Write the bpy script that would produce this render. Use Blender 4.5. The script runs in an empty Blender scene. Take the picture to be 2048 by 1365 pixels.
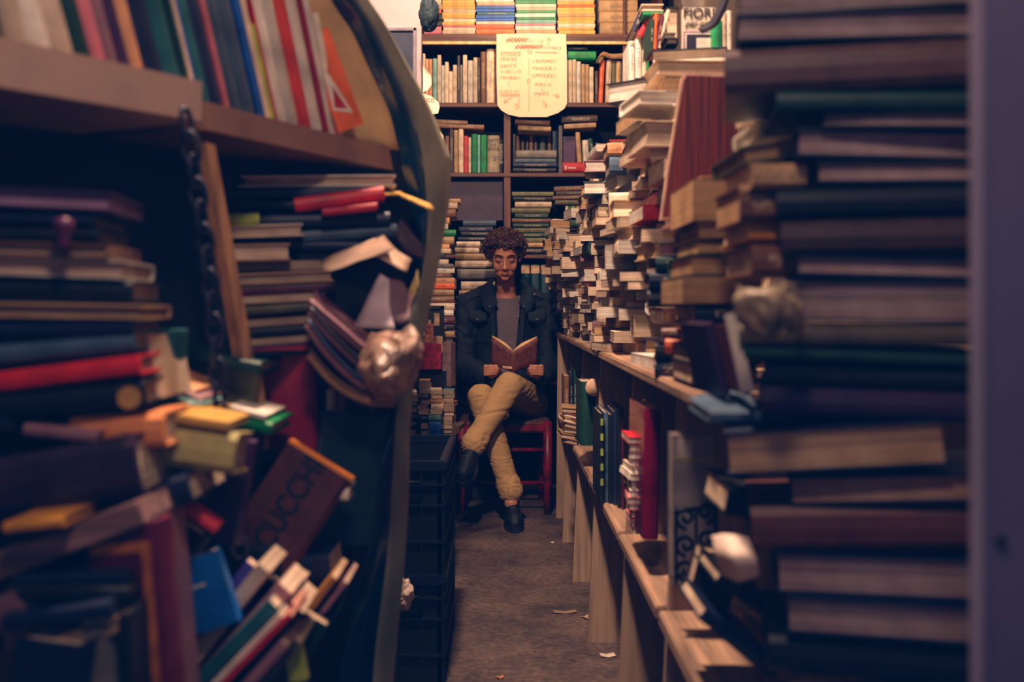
import bpy, bmesh, math, random
from mathutils import Vector, Matrix, noise
RN = random.Random(11)
col = bpy.context.scene.collection
rad = math.radians
CH = 1.05
def P(px, py, Y):
    return Vector(((px-1006)*Y/2000, Y, CH+(619-py)*Y/2000))
def lin(c):
    c = c/255
    return c/12.92 if c < .04045 else ((c+.055)/1.055)**2.4
def rgb(t): return (lin(t[0]), lin(t[1]), lin(t[2]), 1)
PAL = dict(cream=(234,212,186), white=(236,230,218), tan=(196,160,114), brown=(124,84,54), darkbrown=(66,42,32), orange=(235,108,40),
    red=(205,30,35), crimson=(150,14,50), maroon=(92,20,40), pink=(226,128,140), peach=(236,172,120), yellow=(232,184,84), olive=(112,108,62),
    green=(24,150,84), darkgreen=(22,64,48), teal=(40,104,112), aqua=(130,182,176), blue=(16,92,190), navy=(20,30,64), steel=(74,96,120),
    grey=(124,118,112), black=(18,18,22), purple=(66,34,76), mauve=(158,116,124), lime=(176,196,60), gold=(216,150,40), violet=(70,60,160))
# ---------------------------------------------------------------- materials
_m = {}
def nodes(name):
    m = bpy.data.materials.new(name); m.use_nodes = True
    nt = m.node_tree; b = nt.nodes['Principled BSDF']
    return m, nt, b
def N(nt, t, **kw):
    n = nt.nodes.new(t)
    for k, v in kw.items():
        if k.startswith('i_'): n.inputs[k[2:].replace('_', ' ')].default_value = v
        else: setattr(n, k, v)
    return n
def mixrgb(nt, blend, fac, a, b):
    n = nt.nodes.new('ShaderNodeMix'); n.data_type = 'RGBA'; n.blend_type = blend
    for s, v in ((n.inputs[0], fac), (n.inputs[6], a), (n.inputs[7], b)):
        if hasattr(v, 'links') or hasattr(v, 'is_linked'): nt.links.new(v, s)
        else: s.default_value = v
    return n.outputs[2]
def ramp(nt, sock, p0, p1, c0=(0,0,0,1), c1=(1,1,1,1)):
    r = nt.nodes.new('ShaderNodeValToRGB'); r.color_ramp.elements[0].position = p0; r.color_ramp.elements[1].position = p1
    r.color_ramp.elements[0].color = c0; r.color_ramp.elements[1].color = c1
    nt.links.new(sock, r.inputs[0]); return r.outputs[0]
def plain(name, c, rough=.6, var=.25, scale=30, bump=0, metal=0, coat=0, stretch=(1,1,1), spec=.5):
    if name in _m: return _m[name]
    m, nt, b = nodes(name)
    tc = N(nt, 'ShaderNodeTexCoord'); mp = N(nt, 'ShaderNodeMapping'); mp.inputs['Scale'].default_value = stretch
    nt.links.new(tc.outputs['Object'], mp.inputs[0])
    nz = N(nt, 'ShaderNodeTexNoise'); nz.inputs['Scale'].default_value = scale; nz.inputs['Detail'].default_value = 6
    nt.links.new(mp.outputs[0], nz.inputs['Vector'])
    base = rgb(c); dark = tuple(x*(1-var*1.6) for x in base[:3])+(1,); lite = tuple(min(1, x*(1+var)) for x in base[:3])+(1,)
    o = ramp(nt, nz.outputs[0], .3, .7, dark, lite)
    nt.links.new(o, b.inputs['Base Color']); b.inputs['Roughness'].default_value = rough; b.inputs['Metallic'].default_value = metal
    b.inputs['Specular IOR Level'].default_value = spec
    if coat: b.inputs['Coat Weight'].default_value = coat
    if bump:
        bp = N(nt, 'ShaderNodeBump'); bp.inputs['Strength'].default_value = bump; bp.inputs['Distance'].default_value = .01
        nt.links.new(nz.outputs[0], bp.inputs['Height']); nt.links.new(bp.outputs[0], b.inputs['Normal'])
    _m[name] = m; return m
def cover(c, marks=True, ink=None):
    key = ('cov', c, marks, ink)
    if key in _m: return _m[key]
    base = rgb(PAL[c] if isinstance(c, str) else c)
    m, nt, b = nodes('cover_%s' % (c if isinstance(c, str) else 'tone'))
    tc = N(nt, 'ShaderNodeTexCoord'); oi = N(nt, 'ShaderNodeObjectInfo')
    nz = N(nt, 'ShaderNodeTexNoise'); nz.inputs['Scale'].default_value = 22; nz.inputs['Detail'].default_value = 8
    nt.links.new(tc.outputs['Object'], nz.inputs['Vector'])
    o = ramp(nt, nz.outputs[0], .28, .75, tuple(x*.62 for x in base[:3])+(1,), tuple(min(1, x*1.18+.01) for x in base[:3])+(1,))
    hs = N(nt, 'ShaderNodeHueSaturation'); mr = N(nt, 'ShaderNodeMapRange'); mr.inputs[3].default_value = .72; mr.inputs[4].default_value = 1.2
    nt.links.new(oi.outputs['Random'], mr.inputs[0]); nt.links.new(mr.outputs[0], hs.inputs['Value']); nt.links.new(o, hs.inputs['Color'])
    o = hs.outputs[0]
    if marks:
        # small worn printing down the middle of the spine
        sx = N(nt, 'ShaderNodeSeparateXYZ'); nt.links.new(tc.outputs['Generated'], sx.inputs[0])
        sn = N(nt, 'ShaderNodeSeparateXYZ'); nt.links.new(tc.outputs['Normal'], sn.inputs[0])
        def band(s, lo, hi):
            a = N(nt, 'ShaderNodeMath', operation='GREATER_THAN'); a.inputs[1].default_value = lo; nt.links.new(s, a.inputs[0])
            c2 = N(nt, 'ShaderNodeMath', operation='LESS_THAN'); c2.inputs[1].default_value = hi; nt.links.new(s, c2.inputs[0])
            d = N(nt, 'ShaderNodeMath', operation='MULTIPLY'); nt.links.new(a.outputs[0], d.inputs[0]); nt.links.new(c2.outputs[0], d.inputs[1]); return d.outputs[0]
        mp = N(nt, 'ShaderNodeMapping'); mp.inputs['Scale'].default_value = (260, 0, 120); nt.links.new(tc.outputs['Object'], mp.inputs[0])
        n2 = N(nt, 'ShaderNodeTexNoise'); n2.inputs['Scale'].default_value = 1; n2.inputs['Detail'].default_value = 1; nt.links.new(mp.outputs[0], n2.inputs['Vector'])
        t = N(nt, 'ShaderNodeMath', operation='GREATER_THAN'); t.inputs[1].default_value = .5; nt.links.new(n2.outputs[0], t.inputs[0])
        f = t.outputs[0]
        for q in (band(sx.outputs[0], .28, .78), band(sx.outputs[2], .3, .68), band(sn.outputs[1], -2, -.5)):
            mm = N(nt, 'ShaderNodeMath', operation='MULTIPLY'); nt.links.new(f, mm.inputs[0]); nt.links.new(q, mm.inputs[1]); f = mm.outputs[0]
        mm = N(nt, 'ShaderNodeMath', operation='MULTIPLY'); nt.links.new(f, mm.inputs[0]); mm.inputs[1].default_value = .55
        lum = sum(base[:3])/3
        o = mixrgb(nt, 'MIX', mm.outputs[0], o, ink or ((.05,.03,.04,1) if lum > .12 else (.6,.5,.35,1)))
    nt.links.new(o, b.inputs['Base Color'])
    b.inputs['Roughness'].default_value = .5
    _m[key] = m; return m
def pages(c='cream'):
    key = ('pg', c)
    if key in _m: return _m[key]
    base = rgb(PAL[c] if isinstance(c, str) else c)
    m, nt, b = nodes('page_edges')
    tc = N(nt, 'ShaderNodeTexCoord'); oi = N(nt, 'ShaderNodeObjectInfo')
    mp = N(nt, 'ShaderNodeMapping'); mp.inputs['Scale'].default_value = (4, 4, 620); nt.links.new(tc.outputs['Object'], mp.inputs[0])
    w = N(nt, 'ShaderNodeTexNoise'); w.inputs['Scale'].default_value = 1; w.inputs['Detail'].default_value = 3; nt.links.new(mp.outputs[0], w.inputs['Vector'])
    nz = N(nt, 'ShaderNodeTexNoise'); nz.inputs['Scale'].default_value = 14; nz.inputs['Detail'].default_value = 5; nt.links.new(tc.outputs['Object'], nz.inputs['Vector'])
    o1 = ramp(nt, w.outputs[0], .34, .6, tuple(x*.6 for x in base[:3])+(1,), base)
    o2 = ramp(nt, nz.outputs[0], .3, .65, (.6,.52,.46,1), (1,1,1,1))
    o = mixrgb(nt, 'MULTIPLY', 1.0, o1, o2)
    hs = N(nt, 'ShaderNodeHueSaturation'); mr = N(nt, 'ShaderNodeMapRange'); mr.inputs[3].default_value = .6; mr.inputs[4].default_value = 1.15
    nt.links.new(oi.outputs['Random'], mr.inputs[0]); nt.links.new(mr.outputs[0], hs.inputs['Value']); nt.links.new(o, hs.inputs['Color'])
    nt.links.new(hs.outputs[0], b.inputs['Base Color']); b.inputs['Roughness'].default_value = .85; b.inputs['Specular IOR Level'].default_value = .2
    _m[key] = m; return m
def wood(name, c, rough=.55, axis=0, var=.35):
    s = [60, 60, 60]; s[axis] = 3
    return plain(name, c, rough, var, 1, .25, stretch=s)
# ---------------------------------------------------------------- objects
def tag(o, label, cat, group=None):
    for a_, b_ in (('darkgreen','dark green'),('darkbrown','brown-black'),(' lying flat, first down of',' topmost of'),(' lying flat,',','),('first down','topmost in'),('in of','of'),('in in','in'),('steel','slate blue'),('first up in','lowest in'),('dark dark','dark')):
        label = label.replace(a_, b_)
    o['label'] = label; o['category'] = cat
    if group: o['group'] = group
    return o
def link(name, me, mat=None, parent=None, M=None, smooth=False):
    o = bpy.data.objects.new(name, me); col.objects.link(o)
    if mat is not None and not me.materials: me.materials.append(mat)
    if M is not None: o.matrix_world = M
    if parent is not None: o.parent = parent
    if smooth: me.polygons.foreach_set('use_smooth', [True]*len(me.polygons))
    return o
def empty(name, loc, label, cat, group=None, rz=0):
    o = bpy.data.objects.new(name, None); col.objects.link(o)
    o.matrix_world = Matrix.Translation(loc) @ Matrix.Rotation(rz, 4, 'Z'); o.empty_display_size = .05
    tag(o, label, cat, group); return o
def child(name, me, mat, parent, smooth=False):
    """mesh given in world coordinates, parented to an empty that is not at the origin"""
    o = link(name, me, mat, parent, None, smooth)
    o.matrix_parent_inverse = parent.matrix_basis.inverted() if parent.parent is None else (parent.parent.matrix_basis @ parent.matrix_basis).inverted()
    return o
def mesh(vs, fs, name='m'):
    me = bpy.data.meshes.new(name); me.from_pydata([tuple(v) for v in vs], [], fs); me.update(); return me
class MB:
    def __init__(s): s.v = []; s.f = []
    def box(s, a, b, M=None, ch=0.0):
        x0, y0, z0 = a; x1, y1, z1 = b; n = len(s.v)
        c = min(ch, abs(x1-x0)/3, abs(y1-y0)/3, abs(z1-z0)/3)
        if c <= 0:
            vs = [(x0,y0,z0),(x1,y0,z0),(x1,y1,z0),(x0,y1,z0),(x0,y0,z1),(x1,y0,z1),(x1,y1,z1),(x0,y1,z1)]
            fs = [(0,3,2,1),(4,5,6,7),(0,1,5,4),(1,2,6,5),(2,3,7,6),(3,0,4,7)]
        else:
            bm = bmesh.new(); bmesh.ops.create_cube(bm, size=1, matrix=Matrix.Translation(((x0+x1)/2,(y0+y1)/2,(z0+z1)/2)) @ Matrix.Diagonal((abs(x1-x0),abs(y1-y0),abs(z1-z0),1)))
            bmesh.ops.bevel(bm, geom=bm.edges[:], offset=c, segments=2, affect='EDGES')
            bm.verts.index_update(); vs = [v.co.copy() for v in bm.verts]; fs = [tuple(v.index for v in f.verts) for f in bm.faces]; bm.free()
        for v in vs: s.v.append(M @ Vector(v) if M else Vector(v))
        s.f += [tuple(i+n for i in f) for f in fs]; return s
    def tube(s, pts, r, k=10, cap=True):
        n = len(s.v); pts = [Vector(p) for p in pts]
        rs = r if isinstance(r, (list, tuple)) else [r]*len(pts)
        up = None
        for i, p in enumerate(pts):
            d = (pts[min(i+1, len(pts)-1)] - pts[max(i-1, 0)]).normalized()
            if up is None: up = d.orthogonal().normalized()
            up = (up - d*up.dot(d)).normalized(); w = d.cross(up)
            for j in range(k):
                a = 2*math.pi*j/k; s.v.append(p + (up*math.cos(a)+w*math.sin(a))*rs[i])
        for i in range(len(pts)-1):
            for j in range(k):
                a = n+i*k+j; b = n+i*k+(j+1) % k; s.f.append((a, b, b+k, a+k))
        if cap: s.f.append(tuple(n+j for j in range(k))[::-1]); s.f.append(tuple(n+(len(pts)-1)*k+j for j in range(k)))
        return s
    def quad(s, a, b, c, d):
        n = len(s.v); s.v += [Vector(x) for x in (a,b,c,d)]; s.f.append((n,n+1,n+2,n+3)); return s
    def me(s): return mesh(s.v, s.f)
def cat_rom(pts, n=6):
    out = []; p = [Vector(x) for x in pts]; p = [p[0]*2-p[1]] + p + [p[-1]*2-p[-2]]
    for i in range(1, len(p)-2):
        for k in range(n):
            t = k/n; out.append(.5*((2*p[i])+(p[i+1]-p[i-1])*t+(2*p[i-1]-5*p[i]+4*p[i+1]-p[i+2])*t*t+(3*p[i]-p[i-1]-3*p[i+1]+p[i+2])*t**3))
    out.append(p[-2]); return out
def loft(rows, thick=0, nu=5, nv=4, crump=0, seed=0):
    """rows: lists of points, smooth surface through them; optional thickness"""
    r2 = [cat_rom(r, nu) for r in rows]
    cols = [cat_rom([r[i] for r in r2], nv) for i in range(len(r2[0]))]
    nr = len(cols[0]); nc = len(cols); vs = []; fs = []
    for j in range(nr):
        for i in range(nc):
            p = cols[i][j]
            if crump: p = p + noise.noise_vector(p*22+Vector((seed,0,0)))*crump + noise.noise_vector(p*60)*crump*.4
            vs.append(p)
    for j in range(nr-1):
        for i in range(nc-1): a = j*nc+i; fs.append((a, a+1, a+nc+1, a+nc))
    me = mesh(vs, fs)
    if thick:
        bm = bmesh.new(); bm.from_mesh(me); bm.normal_update()
        bmesh.ops.solidify(bm, geom=bm.faces[:], thickness=thick); bm.to_mesh(me); bm.free()
    return me
# ---------------------------------------------------------------- books
def book_meshes(L, W, T, hard=True, bend=0.0, curl=0.0, rnd=None):
    b = .0028 if hard else .0008
    ins = .004 if hard else .0006
    b = min(b, T*.2)
    h = W/2; rnd = rnd or 0
    bul = .18*T if hard else .05*T
    bul = min(bul, .006)
    prof = [(h,T),(-h+bul*1.5,T),(-h+bul*.3,T*.82),(-h-0*bul,T*.5),(-h+bul*.3,T*.18),(-h+bul*1.5,0),(h,0),(h,b),(-h+bul*1.5+b,b),(-h+bul+b,T*.5),(-h+bul*1.5+b,T-b),(h,T-b)]
    ny = 4
    def dens(pr):  # add points along long edges so bending shows
        out = []
        for i in range(len(pr)):
            a = pr[i]; c = pr[(i+1) % len(pr)]; out.append(a)
            if abs(a[0]-c[0]) > .03 and (bend or curl):
                for k in range(1, ny): out.append((a[0]+(c[0]-a[0])*k/ny, a[1]+(c[1]-a[1])*k/ny))
        return out
    s = -h+bul+b+.001; f = h-ins; cc = min(.004, T*.12) if hard else .0004
    pg = [(f,b+.0002),(f-cc,T*.5),(f,T-b-.0002),(s,T-b-.0002),(s,b+.0002)]
    def ext(pr, x0, x1):
        pr = dens(pr); n = len(pr); nx = 8 if (bend or curl) else 1; vs = []; fs = []
        for i in range(nx+1):
            x = x0+(x1-x0)*i/nx
            for (y, z) in pr:
                u = 2*x/L; v = (y+h)/W
                vs.append((x, y, z + bend*(u*u) + curl*v*v*(.6+.4*u)))
        for i in range(nx):
            for j in range(n):
                a = i*n+j; c = i*n+(j+1) % n; fs.append((a, a+n, c+n, c))
        fs.append(tuple(range(n))); fs.append(tuple(nx*n+j for j in range(n))[::-1])
        return mesh(vs, fs)
    return ext(prof, -L/2, L/2), ext(pg, -L/2+ins, L/2-ins)
STAND = Matrix(((0,0,-1,0),(0,1,0,0),(1,0,0,0),(0,0,0,1)))   # spine upright and facing -Y
COVER = Matrix(((0,-1,0,0),(0,0,-1,0),(1,0,0,0),(0,0,0,1)))  # front cover facing -Y
COVERB = Matrix(((0,1,0,0),(0,0,1,0),(1,0,0,0),(0,0,0,1)))
def book(M, L, W, T, c, label, group=None, pg='cream', hard=True, bend=0, curl=0, marks=True, name=None, cat=None, cmat=None):
    name = name or ('hardback_book' if hard else 'paperback_book'); cat = cat or ('book' if hard else 'paperback')
    if group: group = group + (' (hardbacks)' if hard else ' (paperbacks)')
    a, p = book_meshes(L, W, T, hard, bend, curl)
    o = link(name, a, cmat or cover(c, marks), None, M); tag(o, label, cat, group)
    link('page_block', p, pages(pg), o)
    return o
def face(px, py, Y, w, h, dep, c, label, mode='spine', yaw=0, roll=0, pitch=0, world=False, **kw):
    """a book whose face centre shows at px, py at depth Y; w and h are in photo pixels at that depth"""
    k = 1 if world else Y/2000
    w *= k; h *= k
    R = Matrix.Translation(P(px, py, Y)) @ Matrix.Rotation(rad(yaw), 4, 'Z') @ Matrix.Rotation(rad(roll), 4, 'Y') @ Matrix.Rotation(rad(pitch), 4, 'X')
    if mode == 'spine': L, W, T = w, dep, h; B = Matrix.Translation((0, dep/2, -h/2))
    elif mode == 'fore': L, W, T = w, dep, h; B = Matrix.Translation((0, dep/2, -h/2)) @ Matrix.Rotation(math.pi, 4, 'Z')
    elif mode == 'head': L, W, T = dep, w, h; B = Matrix.Translation((0, dep/2, -h/2)) @ Matrix.Rotation(-math.pi/2, 4, 'Z')
    elif mode == 'headr': L, W, T = dep, w, h; B = Matrix.Translation((0, dep/2, -h/2)) @ Matrix.Rotation(math.pi/2, 4, 'Z')
    elif mode == 'stand': L, W, T = h, dep, w; B = Matrix.Translation((w/2, dep/2, 0)) @ STAND
    elif mode == 'standf': L, W, T = h, dep, w; B = Matrix.Translation((0, dep/2, 0)) @ Matrix.Rotation(math.pi, 4, 'Z') @ Matrix.Translation((w/2, 0, 0)) @ STAND
    elif mode == 'cover': L, W, T = h, w, dep; B = Matrix.Translation((0, dep, 0)) @ COVER
    elif mode == 'coverb': L, W, T = h, w, dep; B = COVERB
    return book(R @ B, L, W, T, c, label, **kw)
ORD = 'first second third fourth fifth sixth seventh eighth ninth tenth eleventh twelfth thirteenth fourteenth fifteenth sixteenth seventeenth eighteenth nineteenth twentieth'.split()
def ordn(i):
    if i < 20: return ORD[i]
    t = {2:'twenty',3:'thirty',4:'forty'}[(i+1)//10]; u = (i+1) % 10
    return t+'-'+ORD[u-1] if u else {'thirty':'thirtieth','forty':'fortieth'}.get(t, t)
def text(s, size, mat, parent, M, name='lettering', depth=.0004, shear=0, align='CENTER', sx=1, off=0):
    cu = bpy.data.curves.new('t', 'FONT'); cu.body = s; cu.size = size; cu.extrude = depth; cu.align_x = align; cu.align_y = 'CENTER'; cu.shear = shear; cu.offset = off
    t = bpy.data.objects.new('t', cu); col.objects.link(t)
    dg = bpy.context.evaluated_depsgraph_get(); dg.update()
    me = bpy.data.meshes.new_from_object(t.evaluated_get(dg)); bpy.data.objects.remove(t)
    me.materials.clear(); me.materials.append(mat)
    if sx != 1: me.transform(Matrix.Diagonal((sx,1,1,1)))
    me.transform(M)
    return child(name, me, None, parent) if parent.type == 'EMPTY' else None or childl(name, me, parent)
def childl(name, me, parent):
    o = bpy.data.objects.new(name, me); col.objects.link(o); o.parent = parent
    o.matrix_parent_inverse = parent.matrix_basis.inverted(); return o
UP = Matrix.Rotation(math.pi/2, 4, 'X')    # text plane facing -Y
def structure(name, me, mat):
    o = link(name, me, mat); o['kind'] = 'structure'; return o
# ================================================================= room
def floor_mat():
    m, nt, b = nodes('worn_concrete')
    tc = N(nt, 'ShaderNodeTexCoord')
    n1 = N(nt, 'ShaderNodeTexNoise'); n1.inputs['Scale'].default_value = 3.5; n1.inputs['Detail'].default_value = 10; n1.inputs['Roughness'].default_value = .65
    n2 = N(nt, 'ShaderNodeTexNoise'); n2.inputs['Scale'].default_value = 45; n2.inputs['Detail'].default_value = 8
    for n in (n1, n2): nt.links.new(tc.outputs['Object'], n.inputs['Vector'])
    o1 = ramp(nt, n1.outputs[0], .35, .68, rgb((66,54,52)), rgb((122,102,92)))
    o2 = ramp(nt, n2.outputs[0], .3, .7, (.55,.55,.55,1), (1.25,1.2,1.15,1))
    o = mixrgb(nt, 'MULTIPLY', 1.0, o1, o2); nt.links.new(o, b.inputs['Base Color']); b.inputs['Roughness'].default_value = .75
    bp = N(nt, 'ShaderNodeBump'); bp.inputs['Strength'].default_value = .5; bp.inputs['Distance'].default_value = .01
    nt.links.new(n2.outputs[0], bp.inputs['Height']); nt.links.new(bp.outputs[0], b.inputs['Normal']); return m
XL, XR, YB, YF, H = -1.25, 1.0, 6.12, -1.0, 3.3
plaster = plain('plaster_wall', (120,104,92), .9, .2, 6, .1)
structure('floor', MB().box((XL-.1,YF-.1,-.1),(XR+.1,YB+.1,0)).me(), floor_mat())
structure('ceiling', MB().box((XL-.1,YF-.1,H),(XR+.1,YB+.1,H+.1)).me(), plaster)
structure('wall_left', MB().box((XL-.1,YF-.1,0),(XL,YB+.1,H)).me(), plaster)
structure('wall_right', MB().box((XR,YF-.1,0),(XR+.1,YB+.1,H)).me(), plaster)
structure('wall_back', MB().box((XL,YB,0),(XR,YB+.1,H)).me(), plaster)
structure('wall_front', MB().box((XL,YF-.1,0),(XR,YF,H)).me(), plaster)
# ================================================================= bookcase at the end of the aisle
YS = 5.75
dkw = wood('dark_shelf_wood', (104,62,44), .5, 0)
dkv = wood('dark_upright_wood', (104,62,44), .5, 2)
case = empty('bookcase', (0.15, YS, 0), 'tall dark brown wooden bookcase across the end of the aisle behind the seated reader', 'bookcase')
def zb(py, Y=YS): return CH+(619-py)*Y/2000
def xb(px, Y=YS): return (px-1006)*Y/2000
SH = [(-235,-218),(68,84),(206,215),(346,354),(509,517),(618,626),(760,770)]
for i, (a, b) in enumerate(SH):
    mb = MB().box((xb(770),YS,zb(b)),(xb(1325),YB-.015,zb(a)), ch=.003)
    if i: mb.box((xb(770),YS-.012,zb(b)),(xb(1325),YS,zb(a)-.006), ch=.002)
    child('shelf_board', mb.me(), dkw, case)
child('lit_trim', MB().box((xb(845),YS-.02,zb(90)),(xb(1262),YS-.002,zb(84.5))).me(), plain('lit_trim_yellow',(238,206,140),.5), case)  # lower front trim of the shelf, its lit yellow tone put into the colour
for (x0, x1, ya, yb_) in ((1008,1021,216,1000),(770,778,-230,1000),(1318,1325,-230,1000),(1246,1252,-218,205)):
    child('upright_panel', MB().box((xb(x0),YS-.005,zb(yb_) if yb_ < 999 else 0),(xb(x1),YB-.015,zb(ya)), ch=.003).me(), dkv, case)
child('divider', MB().box((xb(1118),YS+.02,zb(346)),(xb(1125),YB-.03,zb(250)), ch=.002).me(), plain('grey_board',(96,92,98),.6), case)
child('back_panel', MB().box((xb(770),YB-.014,0),(xb(1325),YB-.002,zb(-230))).me(), plain('dark_back',(30,24,34),.8), case)
G2 = 'upright books on the bookcase shelves'
def row(lst, base, where, dep=.16, off=.02):
    n = 0
    for i, t in enumerate(lst):
        x0, x1, yt, c = t[:4]; roll = t[4] if len(t) > 4 else 0
        d = dep*(.85+.3*RN.random())
        lab = '%s %s book, %s of the row %s' % ('thick' if x1-x0 > 9 else 'slim', c if c != 'black' else 'black', ordn(i), where)
        face((x0+x1)/2, (yt+base)/2, YS+off+(.004*(i % 3)), (x1-x0)*.97, (base-yt), d, c, lab, 'stand', roll=roll, group='books '+where, hard=(x1-x0 > 8))
row([(846,850,107,'white'),(851,857,118,'peach'),(858,864,118,'peach'),(865,874,117,'aqua'),(875,882,110,'cream'),(883,889,131,'white'),(890,897,124,'cream'),
     (898,905,143,'cream'),(906,914,130,'cream'),(914.5,920,111,'darkbrown'),(920.5,925,130,'grey'),(926,934,110,'cream'),(935,946,121,'white'),(946.5,955,115,'cream'),
     (955.5,960,115,'black'),(961,972,103,'brown'),(973,989,98,'cream'),(990,995,97,'brown'),(996,1004,112,'tan'),(1005,1014,120,'cream'),(1015,1024,108,'grey')], 205.5, 'between the boat and the sign')
row([(1120,1128,119,'tan'),(1128.5,1136,121,'cream'),(1136.5,1145,119,'cream'),(1145.5,1152,119,'cream'),(1153,1162,123,'white'),(1163,1170,128,'tan'),(1171,1178,129,'tan'),(1179,1187,134,'cream'),
     (1190,1196,142,'darkbrown'),(1199,1208,120,'orange',3),(1212,1223,120,'cream',2),(1224,1231,118,'olive',1),(1232,1242,122,'tan',1),(1242.5,1245.5,119,'darkgreen')], 205.5, 'between the sign and the piles')
row([(884,890,275,'darkbrown'),(891,898,272,'brown'),(899,907,257,'darkbrown'),(908,916,260,'tan'),(917,927,256,'cream'),(928,936,272,'red'),(937,942,275,'cream'),(943,955,268,'green'),(955.5,960,270,'aqua'),
     (960.5,974,270,'green')], 345.5, 'just below the sign')
o = face(987,308,YS+.02,24,74,.16,(150,138,116),'wide grey-green book with DANTE on its spine, beside the green books','stand',marks=False,group=None)
ink = plain('dark_ink',(40,36,40),.6)
for k, (s, x, y, sz) in enumerate((('DANTE',983,281,.026),('ELLE',983,290,.022),('SECOLO',984,298,.022),('2',986,318,.03))):
    text(s, sz*1.05, ink, o, Matrix.Translation(P(x+3,y,YS+.0185)) @ UP, sx=.75)
o = face(1002.5,312,YS+.03,6.5,66,.16,'black','slim black book with pale capitals LE PURGATO against the stile','stand',marks=False)
text('LE PURGATO', .024, plain('pale_ink',(200,190,170),.6), o, Matrix.Translation(P(1002.5,308,YS+.0285)) @ UP @ Matrix.Rotation(math.pi/2,4,'Z'), sx=.8)
def flat(lst, where, Y=YS+.015, dep=.15, mode='spine', group=None):
    for i, t in enumerate(lst):
        x0, x1, y0, y1, c = t[:5]; roll = t[5] if len(t) > 5 else 0; md = t[6] if len(t) > 6 else mode
        lab = '%s %s book lying flat, %s down of %s' % ('thick' if y1-y0 > 11 else 'thin', c, ordn(i), where)
        face((x0+x1)/2, (y0+y1)/2, Y+.003*(i % 2), x1-x0, (y1-y0)*.96, dep, c, lab, md, roll=roll, group=group or 'books of '+where, hard=(y1-y0 > 9), yaw=RN.uniform(-1.5,1.5))
flat([(1137,1175,94,100,'black'),(1136,1192,101,119,'green')], 'the two beside the sign')
flat([(862,935,240,248,'brown',3),(872,968,248,257,'brown',2)], 'the two over the row below the sign', dep=.12)
flat([(1030,1100,238,250,'brown',3),(1036,1102,251,262,'tan',3)], 'the two atop the middle cell')
flat([(1032,1113,300,317,'grey'),(1030,1112,318,325,'steel'),(1026,1114,325,335,'navy'),(1026,1112,335,345.5,'black')], 'the glossy pile in the middle cell', Y=YS-.005+.015)
flat([(1123,1195,230,246,'darkbrown',-2),(1128,1192,247,256,'tan',-3)], 'the two above the purple panel')
o = face(1165.5,335,YS+.005,80,20,.14,'red','bright red flat box file with small white lettering on the bookcase shelf','spine',marks=False)
childl('printed_mark', MB().box((P(1136,0,YS)[0],YS+.0045,P(0,337,YS)[2]),(P(1152,0,YS)[0],YS+.0055,P(0,335,YS)[2])).box((P(1130,0,YS)[0],YS+.0045,P(0,339,YS)[2]),(P(1133,0,YS)[0],YS+.0055,P(0,332,YS)[2])).me(), o).data.materials.append(plain('white_ink',(240,235,225),.5))
for i, (a, b, t, c) in enumerate(((1026,1031,268,'grey'),(1032,1040,264,'brown'),(1041,1050,262,'darkbrown'),(1051,1058,264,'purple'),(1059,1066,262,'tan'),(1067,1076,268,'darkbrown'),(1077,1094,264,'darkgreen'),(1095,1103,266,'brown'),(1104,1114,262,'steel'))):
    face((a+b)/2, (t+345)/2, YS+.19, (b-a)*.97*1.03, 345-t, .13, c, '%s old book, %s of the back row behind the glossy dark pile' % (c, ordn(i)), 'stand', group='old books behind the glossy dark pile')
face(1139,299,YS+.08,28,52,.03,'purple','dark purple book standing cover out behind the red box file','cover')
for (a,b,t,c,r) in ((1153,1162,264,'tan',-4),(1166,1178,280,'white',-3),(1180,1190,276,'darkgreen',-12)):
    face((a+b)/2,(t+325)/2,YS+.03,b-a,(325-t)*.99,.13,c,'%s book leaning behind the red box file'%c,'stand',roll=r)
# fourth shelf
flat([(1024,1107,384,392,'olive'),(1026,1107,392.5,403,'black'),(1030,1103,403.5,415,'cream'),(1023,1100,415.5,427,'olive'),(1030,1096,427.5,436,'darkgreen'),(1024,1100,436.5,446,'brown'),(1026,1098,446.5,456,'darkgreen'),
      (1028,1099,456.5,465,'olive'),(1024,1097,465.5,476,'darkgreen'),(1027,1092,476.5,485,'olive'),(1024,1096,485.5,495,'tan'),(1024,1099,495.5,508.5,'navy')], 'the olive and black pile', group='olive and black pile')
flat([(1108,1195,372,381,'brown',-2),(1112,1190,382,390,'darkbrown',-2),(1106,1188,391,398,'brown',-2),(1110,1190,399,410,'olive')], 'the brown pile under the middle cell')
for (a,b,c) in ((1131,1137,'cream'),(1138,1142,'green'),(1143,1151,'lime'),(1152,1162,'tan')):
    face((a+b)/2,460,YS+.03,b-a,96,.12,c,'%s slim book standing beside the olive pile'%c,'stand')
face(951,401,YS+.06,112,80,.02,(56,32,62),'large dark purple panel standing at the back of the empty shelf','cover',marks=False,name='folder',cat='folder')
flat([(926,992,440,453,'steel'),(918,986,454,463,'navy'),(922,992,463,473,'black'),(916,990,473,483,'navy'),(918,986,484,495,'darkgreen'),(915,990,496,508.5,'navy')], 'the dark pile behind the curly hair', dep=.2, Y=YS+.0)
for i,(a,b) in enumerate(((1042,1060),(1061,1080),(1081,1100))):
    o = face((a+b)/2,573,YS+.02,(b-a)*.95,88,.15,(34,74,84),'%s tall teal volume with a cream head band, near the shoulder' % ORD[i],'stand',marks=False,group='teal encyclopedia volumes')
    childl('label_band', MB().box((P(a+1,0,YS)[0],YS+.0172,zb(547)),(P(b-1,0,YS)[0],YS+.0195,zb(531))).me(), o).data.materials.append(plain('band_cream',(214,180,140),.6))
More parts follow.
